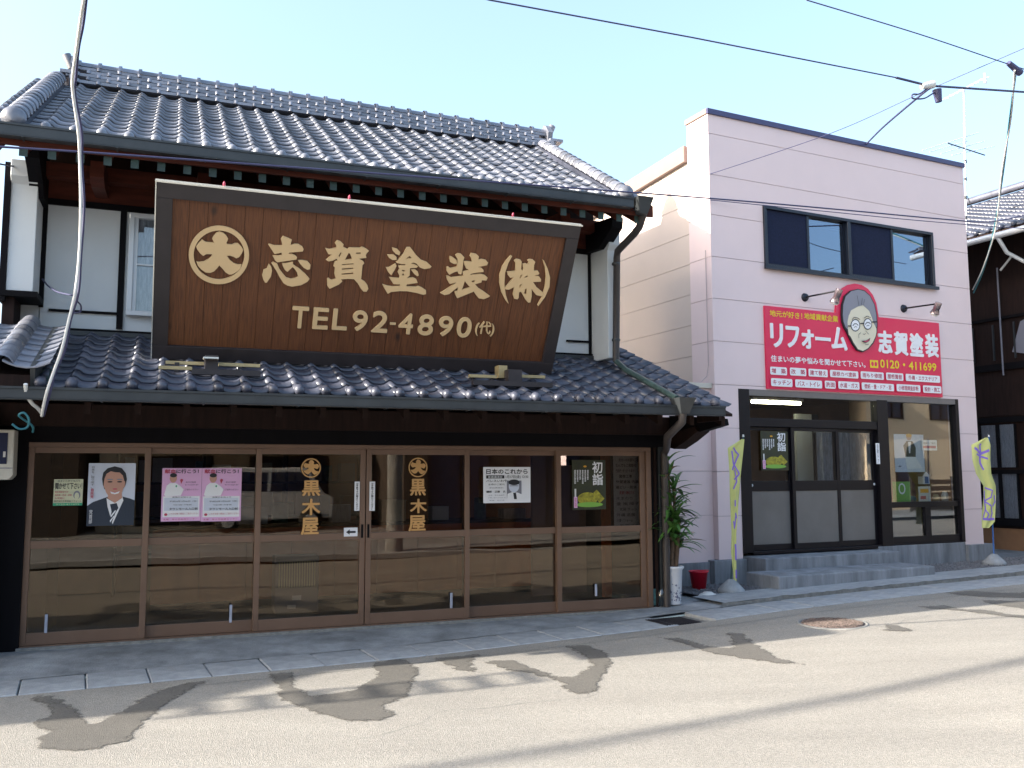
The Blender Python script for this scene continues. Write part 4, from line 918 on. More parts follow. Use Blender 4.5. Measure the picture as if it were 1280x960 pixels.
def photo_poster(lb, x0, y0, x1, y1, F, y):
    p = Poster('poster', lb, 'poster', x0, y0, x1, y1, 'yg', y=y, F=F)
    p.text('初\n詣', .60, .03, .92, .51, 'white', .02)
    for k in range(6): p.text('\n'.join('福運招来祈願参拝案内'[:9 - k % 3]), .06 + k * .075, .2, .11 + k * .075, .48 - (k % 3) * .04, 'white', .02)
    p.ell(.38, .13, .05, .02, 'orange').ell(.45, .78, .30, .13, 'ygb').poly([(.62, .66), (.72, .60), (.95, .78), (.80, .88)], 'ygb').ell(.5, .9, .4, .05, 'lime').rect(.06, .58, .11, .74, 'dish').rect(.04, .74, .14, .96, 'pinkpaper').text('初\n詣', .06, .76, .12, .94, 'inkred').done()
photo_poster('dark shrine visit poster with white characters in the rightmost timber shop door', 715, 575, 757, 637, FA, YP)
p = Poster('notice_board', 'tall pale blue notice board with rows of writing behind the rightmost timber shop door', 'notice board', 767, 570, 801, 664, 'paleblue', y=.30)
for i, (tx, c) in enumerate((('住まいのお困りごと', 'ink'), ('なんでもご相談を', 'ink'), ('受付中', 'inkgrey'), ('屋根工事', 'ink'), ('外壁塗装 内装', 'ink'), ('雨どい・防水', 'ink'), ('見積り無料です', 'inkred'), ('水まわり', 'inkgrey'), ('畳 襖 障子', 'inkgrey'), ('玄関 サッシ', 'inkgrey'), ('外構 造園', 'inkgrey'), ('介護リフォーム', 'inkgrey'), ('耐震補強', 'inkgrey'))):
    p.text(tx, .08 if i % 3 else .2, .03 + i * .073, .92 - (i % 4) * .08, .075 + i * .073, c, .02)
p.done()
DAIN = [((x - 465) / 338, (463 - y) / 326) for x, y in DAI]
def door_letters(label, cx, cy, r, boxes, m, y=YP):
    root = thing('window_lettering', label, 'lettering', FA.M)
    x, z = FA.y(cx, cy, y); rr = FA.y(cx + r, cy, y)[0] - x
    mb = MB(); rg = lambda k: [(x + rr * k * math.cos(6.2832 * i / 40), z + rr * k * math.sin(6.2832 * i / 40)) for i in range(40)]
    curve_mb([rg(1), rg(.88), [(x + a * rr * .86, z + b * rr * .86) for a, b in DAIN]], .004, y, mb, m); mb.build('emblem', None, root)
    for ch, (x0, y0, x1, y1) in zip('黒木屋', boxes):
        c = (x0 + x1) / 2; d = (y0 + y1) / 2; mb = MB()
        text_mb(ch, (FA.y(x0, d, y)[0], FA.y(c, y1, y)[1], FA.y(x1, d, y)[0], FA.y(c, y0, y)[1]), y, mb, m, .004, .028, res=3); mb.build('character', None, root)
door_letters('bright gold emblem and three gold characters on the left one of the two meeting doors', 388.8, 585, 12.3, [(377.5, 600.5, 400.5, 620), (377, 623.5, 400.5, 644), (376, 647, 398.5, 668.5)], 'goldleaf')
door_letters('tan gold emblem and three gold characters on the right one of the two meeting doors', 522.5, 584.3, 11.8, [(512.5, 598.5, 532.3, 619.5), (512.5, 623.5, 533.5, 641.5), (510.5, 644, 532, 664)], 'goldleaf')
# pale case on the post at the left edge
x0, z0 = A(-14, 600, -.35); x1, z1 = A(18.5, 537, -.35)
o = thing('utility_case', 'ivory plastic case with dark blue display at the left edge of the picture', 'utility case', FA.M @ T(x0, -.35, z0))
MB().quadprism([(0, .05), (.0, z1 - z0), (x1 - x0, z1 - z0), (x1 - x0 + .004, .04), (x1 - x0 - .03, 0), (.03, .0)], 0, .22).build('casing', M['utility'], o, bevel=.01)
box('display', M['screen'], o, .05, x1 - x0 - .05, -.006, -.001, .14, z1 - z0 - .03); box('seam', M['inkgrey'], o, 0, x1 - x0, -.003, -.001, .10, .108)
box('logo', M['dish'], o, .12, x1 - x0 - .08, -.009, -.007, .20, .25)

# ================================================================== PINK SHOP
B = FB.y
pk = thing('pink_shop', 'pale pink two-storey flat-fronted shop with black glazed entrance and navy upper window', 'shop', FB.M)
BU0, BU1 = 3.11, 8.44
TOPZ = H + 3.938 * 600 / 455
wu0, wz_t = B(953, 257, 0); wu1 = B(1166, 320, 0)[0]; wz_b = B(955.5, 335, 0)[1]; wz_t = (wz_t + B(1165, 291, 0)[1]) / 2
su0, su1 = B(926, 600, 0)[0], B(1202.5, 600, 0)[0]; sz1 = (B(926, 486, 0)[1] + B(1199, 499, 0)[1]) / 2; sz0 = .545
OPEN = [(wu0, wu1, wz_b, wz_t), (su0, su1, 0, sz1)]
def split(r, holes):
    out = [r]
    for h in holes:
        nx = []
        for a, b, c, d in out:
            if h[0] >= b or h[1] <= a or h[2] >= d or h[3] <= c: nx.append((a, b, c, d)); continue
            if h[0] > a: nx.append((a, h[0], c, d))
            if h[1] < b: nx.append((h[1], b, c, d))
            m0, m1 = max(a, h[0]), min(b, h[1])
            if h[2] > c: nx.append((m0, m1, c, h[2]))
            if h[3] < d: nx.append((m0, m1, h[3], d))
        out = nx
    return out
mb = MB()
for a, b, c, d in split((BU0 + .01, BU1 - .01, .3, TOPZ - .06), OPEN): mb.box(a, b, .012, .2, c, d)
mb.box(BU0 + .012, BU0 + .2, .2, .5, .3, TOPZ - .06)
mb.build('wall_core', M['joint'], pk)
zj = [H + v * 600 / 455 for v in (3.667, 3.214, 2.77, 2.313, 1.861, 1.405, .945, .488, .033, -.427)]
zz = [TOPZ - .07] + zj + [.47]
for z1, z0 in zip(zz, zz[1:]):
    for a, b, c, d in split((BU0, BU1, z0 + .004, z1 - .004), OPEN):
        if d - c < .01 or b - a < .01: continue
        box('wall_panel', M['pink'], pk, a, b, 0, .0115, c, d)
    # pier return
    box('wall_panel', M['pink'], pk, BU0, BU0 + .0115, .0118, .49, z0 + .004, z1 - .004)
box('coping', M['coping'], pk, BU0 - .02, BU1 + .02, -.03, .0, TOPZ - .075, TOPZ)
box('coping', M['fascia'], pk, BU0 - .025, BU0 + .2, .001, .5, TOPZ - .07, TOPZ + .002)
box('coping', M['coping'], pk, BU0 + .2, BU1 + .02, .001, .3, TOPZ - .03, TOPZ)
# right end and side wall
box('end_wall', M['pink'], pk, BU1 - .012, BU1, .012, 6, .3, TOPZ - .4)
r1 = FB.x(857, 205, BU0 + .03); r2 = FB.x(802, 238, BU0 + .03)
sl_ = (r2[1] - r1[1]) / (r2[0] - r1[0]); sl_ = max(-.12, min(.03, sl_)); fz = r1[1]
f1 = FB.x(856, 186, BU0 + .03)[1]
sd = MB().prism_x([(.49, .3), (.49, fz), (7, fz + sl_ * 6.5), (7, .3)], BU0 + .03, BU0 + .15).build('side_wall_core', M['joint'], pk)
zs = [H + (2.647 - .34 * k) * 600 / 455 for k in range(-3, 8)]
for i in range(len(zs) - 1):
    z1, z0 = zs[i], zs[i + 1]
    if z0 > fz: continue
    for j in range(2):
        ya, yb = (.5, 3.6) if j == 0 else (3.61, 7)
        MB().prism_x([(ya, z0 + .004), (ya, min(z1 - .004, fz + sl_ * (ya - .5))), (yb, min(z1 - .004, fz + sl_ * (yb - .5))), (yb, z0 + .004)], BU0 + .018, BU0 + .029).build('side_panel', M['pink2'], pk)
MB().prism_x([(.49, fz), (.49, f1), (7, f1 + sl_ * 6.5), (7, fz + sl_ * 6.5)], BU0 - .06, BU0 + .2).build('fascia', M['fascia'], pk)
MB().prism_x([(.5, f1 - .05), (7, f1 - .05 + sl_ * 6.5), (7, f1 + sl_ * 6.5), (.5, f1)], BU0 + .2, BU1).build('roof_deck', M['fascia'], pk)
MB().tube([(BU0 - .02, .10, B(882, 310, 0)[1]), (BU0 - .02, .10, B(886, 455, 0)[1]), (BU0 - .06, .09, 2.98), (BU0 - .16, .08, 2.90)], .006, 6).build('service_pipe', M['joint'], pk)
# low front wall between the two shops
zc = B(865, 482, .1)[1]
lj = [zc - .03, B(860, 534.5, .1)[1], B(860, 589, .1)[1], B(860, 644.7, .1)[1], .44]
for z1, z0 in zip(lj, lj[1:]): box('wall_panel', M['pink'], pk, 2.2, BU0 - .002, .10, .112, z0 + .003, z1 - .003)
box('low_wall_core', M['joint'], pk, 2.2, BU0 - .002, .113, .25, .1, zc - .02)
box('wall_cap', M['utility'], pk, 2.2, BU0 - .002, .05, .27, zc - .03, zc + .04, bevel=.004)
box('plinth', M['stonecoat'], pk, 2.2, 3.00, .06, .2, -.1, .44, bevel=.006)
box('plinth', M['stonecoat'], pk, 3.0, 3.56, -.04, .2, -.1, .47, bevel=.008)
box('plinth', M['stonecoat'], pk, 6.09, 8.0, -.008, .2, -.1, .54, bevel=.006)
box('plinth', M['stonecoat'], pk, 8.0, 8.62, -.06, .3, -.1, .50, bevel=.008)
# steps
box('entrance_slab', M['stonecoat'], pk, 3.561, 6.089, -.40, .12, -.1, .50, bevel=.012)
box('lower_step', M['stonecoat'], pk, 3.22, 6.04, -1.02, -.401, -.1, .345, bevel=.015)
# upper window: frame, four sashes, two of them screened
zt_, zb_ = wz_t, wz_b
fw_ = .048
uw = MB().box(wu0, wu1, -.03, .08, zb_, zb_ + fw_).box(wu0, wu1, -.03, .08, zt_ - fw_, zt_).box(wu0, wu0 + fw_, -.03, .08, zb_ + fw_, zt_ - fw_).box(wu1 - fw_, wu1, -.03, .08, zb_ + fw_, zt_ - fw_)
um = (B(1061, 320, 0)[0])
uw.box(um - .032, um + .032, -.03, .08, zb_ + fw_, zt_ - fw_)
uw = uw.build('upper_window', M['navy'], pk, bevel=.004)
box('window_sill', M['navy'], uw, wu0 - .03, wu1 + .03, -.07, -.031, zb_ - .02, zb_ + .03)
for a, b in ((wu0 + fw_, um - .032), (um + .032, wu1 - fw_)):
    c = a + (b - a) * .52
    s = MB().box(a, a + .035, .0, .03, zb_ + fw_, zt_ - fw_).box(c - .035, c + .01, 0, .03, zb_ + fw_, zt_ - fw_).box(a + .035, c - .035, 0, .03, zb_ + fw_, zb_ + fw_ + .03).build('screen_sash', M['navy'], uw)
    box('screen_mesh', M['mesh'], s, a + .035, c - .035, .012, .016, zb_ + fw_ + .03, zt_ - fw_)
    s = MB().box(b - .02, b, .034, .06, zb_ + fw_, zt_ - fw_).box(c, b - .03, .04, .07, zb_ + fw_, zb_ + fw_ + .03).build('glass_sash', M['navy'], uw)
    box('pane', M['glassU'], s, c + .01, b - .03, .053, .058, zb_ + fw_ + .03, zt_ - fw_)
    for k in range(3): box('blind_slat', M['alu'], s, c + .05, b - .05, .10, .13, zt_ - fw_ - .05 - k * .03, zt_ - fw_ - .045 - k * .03)
box('dark_room', M['intw'], pk, wu0 - .2, wu1 + .2, 1.6, 1.65, 4.0, 6.0)
box('upper_floor', M['intw'], pk, BU0 + .2, BU1 - .1, .2, 4.3, 3.0, 3.1)
box('upper_ceiling', M['intw'], pk, BU0 + .2, BU1 - .1, .2, 1.7, 5.9, 5.95)
# shop front
FY = .03
rt0 = B(940, 522.5, FY)[1]; rt1 = B(940, 533, FY)[1]
gt = B(940, 494.5, FY)[1]
doorbot = sz0 + .10
mz1, mz0 = B(960, 601, FY)[1], B(960, 614, FY)[1]
U = lambda px: B(px, 600, FY)[0]
sf = MB()
sf.box(su0, U(937.5), -.01, .12, sz0, sz1 - .001)
sf.box(U(1097.5), U(1111), -.01, .12, sz0, sz1 - .07)
sf.box(U(1196.5), su1, -.01, .12, sz0, sz1 - .001)
sf.box(U(937.5), U(1097.5), 0, .12, rt1, rt0)
sf.box(U(937.5), U(1196.5), .0, .12, sz0 - .03, sz0 + .015)
shopfront = sf.build('shopfront_frame', M['frameblk'], pk, bevel=.004)
box('head_rail', M['soffit'], shopfront, U(937.5), U(1196.5), -.008, .12, gt, sz1 - .002)
box('transom_pane', M['glassB'], shopfront, U(937.5), U(1097.5), .05, .056, rt0, gt)
for i, (a, b) in enumerate(((937.5, 993), (990, 1050), (1046, 1097.5))):
    xa, xb = U(a), U(b); y = (.06, .02, .06)[i]; lw = .06
    d = MB().box(xa, xa + lw, y, y + .035, sz0 + .016, rt1 - .002).box(xb - lw, xb, y, y + .035, sz0 + .016, rt1 - .002)
    d.box(xa + lw, xb - lw, y + .001, y + .034, sz0 + .016, doorbot).box(xa + lw, xb - lw, y + .001, y + .034, mz0, mz1).box(xa + lw, xb - lw, y + .001, y + .034, rt1 - .05, rt1 - .002)
    d = d.build('sliding_door', M['frameblk'], pk, bevel=.003)
    box('pane', M['glassB'], d, xa + lw, xb - lw, y + .015, y + .02, mz1, rt1 - .05)
    box('lower_panel', M['frost'], d, xa + lw, xb - lw, y + .012, y + .022, doorbot, mz0)
    if i != 1:
        lx = xa + .06 if i == 0 else xb - .05
        MB().lathe([(0, .006), (.016, .005), (.02, 0)], 14).xf(T(lx, y - .001, (mz0 + mz1) / 2 + .01) @ Matrix.Rotation(R(90), 4, 'X')).build('lock', M['alu'], d)
fz1, fz0 = B(1150, 627, FY)[1], B(1150, 634, FY)[1]
fx = MB().box(U(1111), U(1196.5), .02, .1, fz0, fz1).box(U(1154), U(1161), .02, .1, sz0 + .015, fz0).box(U(1111), U(1196.5), .021, .099, sz0 + .015, sz0 + .12).build('window_frame', M['frameblk'], pk, bevel=.003)
box('display_pane', M['glassB'], fx, U(1111), U(1196.5), .05, .056, fz1, gt)
box('lower_pane', M['glassB'], fx, U(1111), U(1154), .05, .056, sz0 + .12, fz0)
box('lower_pane', M['glassB'], fx, U(1161), U(1196.5), .05, .056, sz0 + .12, fz0)
# inside of the pink shop
box('floor', M['intf'], pk, 3.3, 8.3, .12, 4.3, sz0 - .1, sz0)
box('ceiling', M['intw'], pk, 3.3, 8.3, .13, 4.3, 2.95, 3.0)
box('inner_wall', M['intw'], pk, 3.3, 8.3, 4.2, 4.3, sz0, 2.95)
box('inner_wall', M['darkwood'], pk, 3.3, 3.4, .13, 4.2, sz0, 2.95)
box('inner_wall', M['intw'], pk, 8.2, 8.3, .13, 4.2, sz0, 2.95)
bx0, bx1 = B(996, 560, 1.2)[0], B(1016, 560, 1.2)[0]
box('inner_wall', M['plaster'], pk, bx0, bx1, 1.2, 1.25, sz0, 2.6)
box('inner_post', M['frameblk'], pk, bx1, bx1 + .12, 1.18, 1.26, sz0, 2.6)
box('low_partition', M['inkgrey'], pk, B(1111, 640, .35)[0], B(1197, 640, .35)[0], .35, .38, sz0, fz0 - .02)
x0, z0 = B(1021, 560, .9); x1 = B(1097, 560, .9)[0]
cu = thing('striped_curtain', 'grey pleated curtain hanging behind the middle doors of the pink shop', 'curtain', FB.M @ T(x0, .9, sz0))
mb = MB(); n = 90
for i in range(n):
    t = i / (n - 1); x = (x1 - x0) * t; y = .05 * math.sin(t * 62); mb.v += [(x, y, .3), (x, y * .6, B(1050, 541, .9)[1] - sz0)]
mb.f = [(2 * i, 2 * i + 2, 2 * i + 3, 2 * i + 1) for i in range(n - 1)]; mb.m = [0] * (n - 1); mb.smooth = [True] * (n - 1)
mb.build('cloth', M['curtain'], cu)
MB().tube([(-.05, 0, B(1050, 540, .9)[1] - sz0), (x1 - x0 + .05, 0, B(1050, 540, .9)[1] - sz0)], .012, 6).build('rail', M['alu'], cu)
la, lb_ = B(940, 502.5, .9), B(1000, 504, .9)
lt = thing('fluorescent_lamp', 'lit fluorescent ceiling lamp behind the transom glass of the pink shop', 'lamp', FB.M @ T(0, .9, 0))
lz = (la[1] + lb_[1]) / 2
MB().tube([(la[0], 0, lz), (lb_[0], 0, lz)], .026, 10).build('tube', M['tube'], lt)
box('fixture', M['alu'], lt, la[0] - .03, lb_[0] + .03, -.05, .05, lz + .03, lz + .07); box('rod', M['alu'], lt, (la[0] + lb_[0]) / 2 - .01, (la[0] + lb_[0]) / 2 + .01, -.01, .01, lz + .07, 2.95)
photo_poster('dark shrine visit poster with white characters on the leftmost black door', 951, 539, 985, 588, FB, .05)
p = Poster('door_sticker', 'narrow white vertical sticker on the black post right of the pink shop doors', 'sticker', 1095, 554, 1099.5, 580, 'white', y=-.012, F=FB); p.text('\n'.join('自動ドア'), .3, .04, .7, .96, 'ink').done()
# goods in the display window
p = Poster('display_poster', 'pale seated figure poster in a dark waistcoat in the display window of the pink shop', 'poster', 1118, 543, 1155, 590, 'paleblue', y=.12, F=FB)
p.poly([(.3, .3), (.42, .18), (.62, .18), (.72, .35), (.70, .6), (.36, .6)], 'suit').ell(.5, .07, .09, .09, 'skin').ell(.5, .03, .10, .05, 'orange').poly([(.46, .2), (.56, .2), (.52, .5), (.48, .5)], 'white').poly([(.34, .6), (.7, .6), (.9, .9), (.4, .92)], 'white').ell(.15, .85, .05, .02, 'inkgrey').done()
p = Poster('display_notice', 'small white notice with lines of print right of the seated figure poster', 'notice', 1152, 550, 1171, 563, 'white', y=.11, F=FB); p.text('営業のご案内', .1, .2, .9, .42, 'ink').rect(.08, .55, .92, .8, 'inkred').done()
p = Poster('green_box', 'lime green box with a white oval in the lower left of the display window', 'box', 1116, 602, 1134, 627, 'lime', y=.2, F=FB, th=.06); p.ell(.42, .35, .24, .28, 'white').ell(.42, .35, .16, .2, 'lime').done()
p = Poster('price_card', 'pale pink card standing in the display window beside a miniature house', 'card', 1148, 608, 1163, 628, 'dish', y=.18, F=FB); p.rect(.15, .15, .85, .4, 'orange').rect(.15, .6, .6, .8, 'inkred').done()
x, z = B(1155, 605, .3)
o = thing('miniature_house', 'small white and blue model house standing in the display window', 'model', FB.M @ T(x, .3, z))
MB().quadprism([(-.07, 0), (.07, 0), (.07, .14), (0, .2), (-.07, .14)], -.05, .05).build('body', M['white'], o); MB().quadprism([(-.1, .12), (0, .215), (.1, .12), (.1, .14), (0, .235), (-.1, .14)], -.06, .06).build('roof', M['fascia'], o); box('door', M['polb'], o, -.04, .04, -.056, -.051, .01, .12)
box('display_shelf', M['frameblk'], pk, B(1112, 628, .2)[0], B(1196, 628, .2)[0], .11, .42, fz1 - .06, fz1 - .02)
random.seed(5)
for i, px in enumerate((1141, 1170, 1181)):
    x = B(px, 620, .3)[0]; h = (.1, .12, .16)[i]
    tag(MB().lathe([(0, 0), (.05, 0), (.055, h * .6), (.03, h), (0, h)], 14).build('display_jar', M[('greenbit', 'brass', 'dish')[i]], None, FB.M @ T(x, .3, fz1 - .018)), ('dark green jar right of the lime green box in the display window', 'yellowish jar right of the pink card in the display window', 'white jar near the right edge of the display window')[i], 'jar')

# ---------------------------------------------------------------- red sign of the pink shop
rs = thing('red_shop_sign', 'crimson sign with white and yellow lettering and a cartoon elderly face above the black shopfront', 'signboard', FB.M)
YS = -.03
Bp = lambda px, py: B(px, py, YS)
# straight corners from averaged levels
L0, L1 = Bp(957.5, 440)[0], Bp(1176, 450)[0]
zT = (Bp(956, 382.5)[1] + Bp(1174, 403.5)[1]) / 2; zB = (Bp(960, 486.5)[1] + Bp(1178, 496)[1]) / 2
out = [(L0, zB), (L0, zT), Bp(1044.5, 391.3), Bp(1045.5, 378), Bp(1048, 368), Bp(1053, 360.5), Bp(1060, 356), Bp(1068, 354.5), Bp(1077, 356), Bp(1085, 361), Bp(1091, 368.5), Bp(1095.5, 379), Bp(1098.3, 395), (L1, zT), (L1, zB)]
out[2] = (out[2][0], zT); out[12] = (out[12][0], zT)
MB().quadprism(out, YS, -.002).build('panel', M['red'], rs)
ly = [YS - .0015]
def LYR(): ly[0] -= .0012; return ly[0]
def fit(x0, y0, x1, y1, ox=930, oy=340, s=4.923):
    a = Bp(ox + x0 / s, oy + y0 / s); b = Bp(ox + x1 / s, oy + y1 / s); return a[0], b[1], b[0], a[1]
def word(name, t, bx, m, bold=.0, thick=.0):
    mb = MB(); text_mb(t, fit(*bx), LYR() if not thick else YS - thick / 2, mb, m, thick, bold, res=2); return mb.build(name, None, rs)
for ch, bx in (('リ', (157, 312, 241, 468)), ('フ', (253, 330, 341, 470)), ('ォ', (350, 350, 430, 476)), ('ー', (437, 398, 531, 428)), ('ム', (533, 335, 635, 487)), ('志', (820, 357, 912, 505)), ('賀', (918, 364, 1010, 517)), ('塗', (1014, 372, 1105, 524)), ('装', (1110, 378, 1197, 530))):
    word('character', ch, bx, 'white', .045, .012)
word('lettering', '地元が好き！', (157, 232, 358, 291), 'yellow', .02)
word('lettering', '地域貢献企業', (368, 250, 578, 310), 'yellow', .02)
word('lettering', '住まいの夢や悩みを聞かせて下さい。', (163, 510, 747, 590), 'white', .025)
word('lettering', '0120・411699', (834, 537, 1183, 613), 'yellow', .04)
mb = MB(); a = fit(772, 541, 824, 592); mb.rect(*a, LYR(), 'yellow'); mb.ell((a[0] * .7 + a[2] * .3), (a[1] + a[3]) / 2, (a[2] - a[0]) * .16, (a[3] - a[1]) * .3, LYR(), 'red'); mb.ell((a[0] * .3 + a[2] * .7), (a[1] + a[3]) / 2, (a[2] - a[0]) * .16, (a[3] - a[1]) * .3, LYR(), 'red')
mb.build('phone_mark', None, rs)
rows = [((157, 582, 262, 637), '増　築'), ((278, 588, 380, 642), '改　築'), ((392, 595, 512, 649), '建て替え'), ((524, 602, 700, 657), '屋根カベ塗装'), ((712, 611, 856, 665), '雨もり修理'), ((868, 619, 976, 671), '屋根葺替'), ((988, 627, 1201, 683), '外構・エクステリア'),
 ((160, 653, 293, 709), 'キッチン'), ((308, 661, 475, 718), 'バス・トイレ'), ((490, 669, 558, 720), '洗面'), ((572, 672, 704, 726), '水道・ガス'), ((716, 680, 916, 735), '壁紙・畳・ドア・窓'), ((930, 690, 1078, 742), '小修理調査診断'), ((1092, 698, 1207, 749), '設計・施工')]
for bx, t in rows:
    a = fit(*bx); r = (a[3] - a[1]) * .12; y = LYR(); mb = MB()
    mb.poly([(a[0] + r, a[1]), (a[2] - r, a[1]), (a[2], a[1] + r), (a[2], a[3] - r), (a[2] - r, a[3]), (a[0] + r, a[3]), (a[0], a[3] - r), (a[0], a[1] + r)], y, 'white')
    dx, dz = (a[2] - a[0]) * .08, (a[3] - a[1]) * .18
    text_mb(t, (a[0] + dx, a[1] + dz, a[2] - dx, a[3] - dz), y - .001, mb, 'inkred', 0, .02, res=1); mb.build('service_label', None, rs)
F = lambda pts: [Bp(1000 + x / 6.4, 350 + y / 6.4) for x, y in pts]
HEAD = [(322, 280), (326, 200), (346, 130), (392, 88), (450, 74), (504, 86), (550, 128), (586, 200), (602, 280), (608, 350), (604, 420), (596, 460), (574, 510), (534, 556), (492, 578), (446, 564), (410, 512), (384, 460), (366, 420), (344, 385), (328, 340)]
FACE = [(375, 290), (395, 245), (450, 215), (490, 205), (540, 250), (560, 300), (575, 345), (597, 390), (598, 420), (590, 455), (568, 503), (530, 548), (490, 570), (450, 556), (416, 505), (392, 456), (376, 440), (370, 400), (365, 340)]
HAIR = [(328, 280), (332, 200), (352, 134), (395, 94), (450, 80), (500, 92), (545, 132), (580, 202), (595, 280), (600, 350), (597, 385), (575, 345), (560, 300), (540, 250), (490, 205), (450, 215), (395, 245), (375, 290), (365, 340), (370, 400), (350, 380), (334, 336)]
mb = MB(); y = LYR() - .004
mb.quadprism(F(HEAD), y, YS - .0005, 'ink')
mb.poly(F(FACE), LYR() - .0045, 'face'); mb.poly(F(HAIR), LYR() - .005, 'hairgrey')
def line(pts, w, m='ink'):
    P = F(pts); y = LYR() - .0055
    for (a, b), (c, d) in zip(P, P[1:]):
        L = math.hypot(c - a, d - b); nx, nz = -(d - b) / L * w, (c - a) / L * w
        mb.poly([(a + nx, b + nz), (c + nx, d + nz), (c - nx, d - nz), (a - nx, b - nz)], y, m)
for cx, cy, rx, ry in ((428, 365, 38, 50), (525, 355, 34, 46)):
    e = lambda k: [(cx + rx * k * math.cos(6.2832 * i / 24), cy + ry * k * math.sin(6.2832 * i / 24)) for i in range(24)]
    mb.poly(F(e(1)), LYR() - .005, 'suit'); mb.poly(F(e(.84)), LYR() - .005, 'white')
    line([(cx - 22, cy + 5), (cx - 8, cy - 12), (cx + 8, cy - 12), (cx + 22, cy + 2)], .006); line([(cx - 12, cy + 18), (cx, cy + 10), (cx + 12, cy + 16)], .004)
line([(463, 352), (495, 350)], .008); line([(365, 372), (392, 372)], .009); line([(557, 340), (598, 338)], .009)
line([(396, 322), (412, 303), (440, 308), (460, 320)], .005); line([(490, 310), (515, 293), (545, 305)], .005)
line([(450, 470), (448, 440), (465, 425)], .004); line([(503, 412), (528, 438)], .004); line([(480, 435), (492, 440), (502, 432)], .004)
line([(448, 210), (435, 130)], .003); line([(468, 205), (475, 150)], .003); line([(485, 205), (492, 160)], .003)
mb.poly(F([(468, 490), (505, 488), (538, 466), (530, 492), (505, 507), (480, 503)]), LYR() - .0055, 'ink'); mb.poly(F([(478, 493), (506, 491), (530, 477), (524, 492), (503, 502)]), LYR() - .006, 'lip')
line([(497, 522), (515, 522), (525, 516)], .004)
mb.build('cartoon_face', None, rs)
# wall-mounted spot lamps
def spot(label, b, e, h):
    r = thing('spot_lamp', label, 'lamp', FB.M, 'spot lamps over the red sign')
    bx, bz = B(*b, -.02); 
    MB().lathe([(0, .04), (.05, .035), (.065, .0)], 18).xf(T(bx, 0, bz) @ Matrix.Rotation(R(90), 4, 'X')).build('wall_disc', M['navy'], r)
    p0 = Vector((bx, -.03, bz)); y1 = -.55
    ex, ez = B(*e, y1); p1 = Vector((ex, y1, ez)); MB().tube([p0, p1], .013, 8).build('arm', M['frameblk'], r)
    hx, hz = B(*h, y1 + .08); p2 = Vector((hx, y1 + .08, hz)); d = (p2 - p1)
    MB().tube([p1 - d * .1, p1 + d * .5, p1 + d * .52, p2], [.05, .052, .045, .072], 14).build('lamp_head', M['lampm'], r)
    MB().tube([p2, p2 + d.normalized() * .03], [.06, .05], 12).build('lens', M['dish'], r)
spot('silver spot lamp on a long arm beside the cartoon head of the red sign', (1007, 371.5), (1049, 363), (1043, 378))
spot('silver spot lamp on a long arm over the right end of the red sign', (1130.5, 385.5), (1173, 379.5), (1168, 392))

# ================================================================== SMALL THINGS AT THE STREET
def place(px, py, add=.0): 
    u, v, z = gnd(px, py, add); return u, v, z
# potted plant
u, v, z = place(842, 757, .02)
pp = thing('potted_plant', 'tall bushy plant with long blade leaves in a white tubular pot with dark pattern', 'potted plant', FB.M @ T(u + .07, v + .10, z))
s = 11.1 / FPX
rT = .115
MB().lathe([(0, 0), (.088, 0), (.092, .02), (.112, .40), (.130, .42), (.132, .44), (.12, .445), (.11, .42), (0, .41)], 28).build('pot', M['potw'], pp)
MB().lathe([(0, .412), (.098, .415)], 20).build('soil', M['soil'], pp)
mb = MB(); random.seed(21)
for i in range(60):
    a = random.uniform(3.3, 6.3); zz_ = random.betavariate(1.5, 2) * .22 + .03; r = .0935 + .020 * zz_ / .4
    p = Vector((math.cos(a) * r * 1.01, math.sin(a) * r * 1.01, zz_)); t = Vector((-math.sin(a), math.cos(a), 0)); k = random.uniform(.005, .014)
    mb.add([p - t * k, p + Vector((0, 0, -k)), p + t * k, p + Vector((0, 0, k * 1.4))], [(0, 1, 2, 3)])
mb.build('pot_pattern', M['potink'], pp)
stems = [((0, 0), (-.03, .02), 1.30), ((.03, .02), (.05, .0), .95), ((-.03, -.02), (.0, -.02), .75), ((.02, -.03), (.08, -.04), .60)]
LM = MB()
def blade(mb, p, az, el, L, w, droop):
    d = Vector((math.cos(az) * math.cos(el), math.sin(az) * math.cos(el), math.sin(el))); side = d.cross(Vector((0, 0, 1))).normalized()
    P = []; q = Vector(p); n = 5
    for i in range(n + 1):
        t = i / n; ww_ = w * (math.sin(math.pi * min(1, .15 + t * .85)) ** .7 if t < 1 else 0)
        P.append((q - side * ww_, q + Vector((0, 0, -ww_ * .35)), q + side * ww_)); q = q + d * (L / n); d = (d + Vector((0, 0, -droop / n))).normalized()
    v_ = [x for r in P for x in r]; f_ = []
    for i in range(n):
        for j in (0, 1): f_.append((3 * i + j, 3 * i + j + 1, 3 * i + j + 4, 3 * i + j + 3))
    mb.add(v_, f_, None, True)
for (b0, tp, hgt) in stems:
    pts = [(b0[0], b0[1], .40), (b0[0] * .6 + tp[0] * .4 + .01, b0[1] * .6 + tp[1] * .4, .40 + hgt * .45), (tp[0], tp[1], .40 + hgt)]
    MB().tube(pts, [.028, .024, .016], 8).build('stem', M['trunk'], pp)
    for i in range(40):
        t = random.uniform(.40 if hgt < 1.2 else .35, 1.0); az = random.uniform(0, 6.283)
        q = (pts[1][0] * (1 - t) + pts[2][0] * t, pts[1][1] * (1 - t) + pts[2][1] * t, .40 + hgt * t)
        m_ = MB(); blade(m_, q, az, random.uniform(.0, 1.1), random.uniform(.20, .40), random.uniform(.020, .032), random.uniform(.7, 1.8))
        m_.build('leaf', M['leaf' if random.random() > .08 else 'leafdry'], pp)
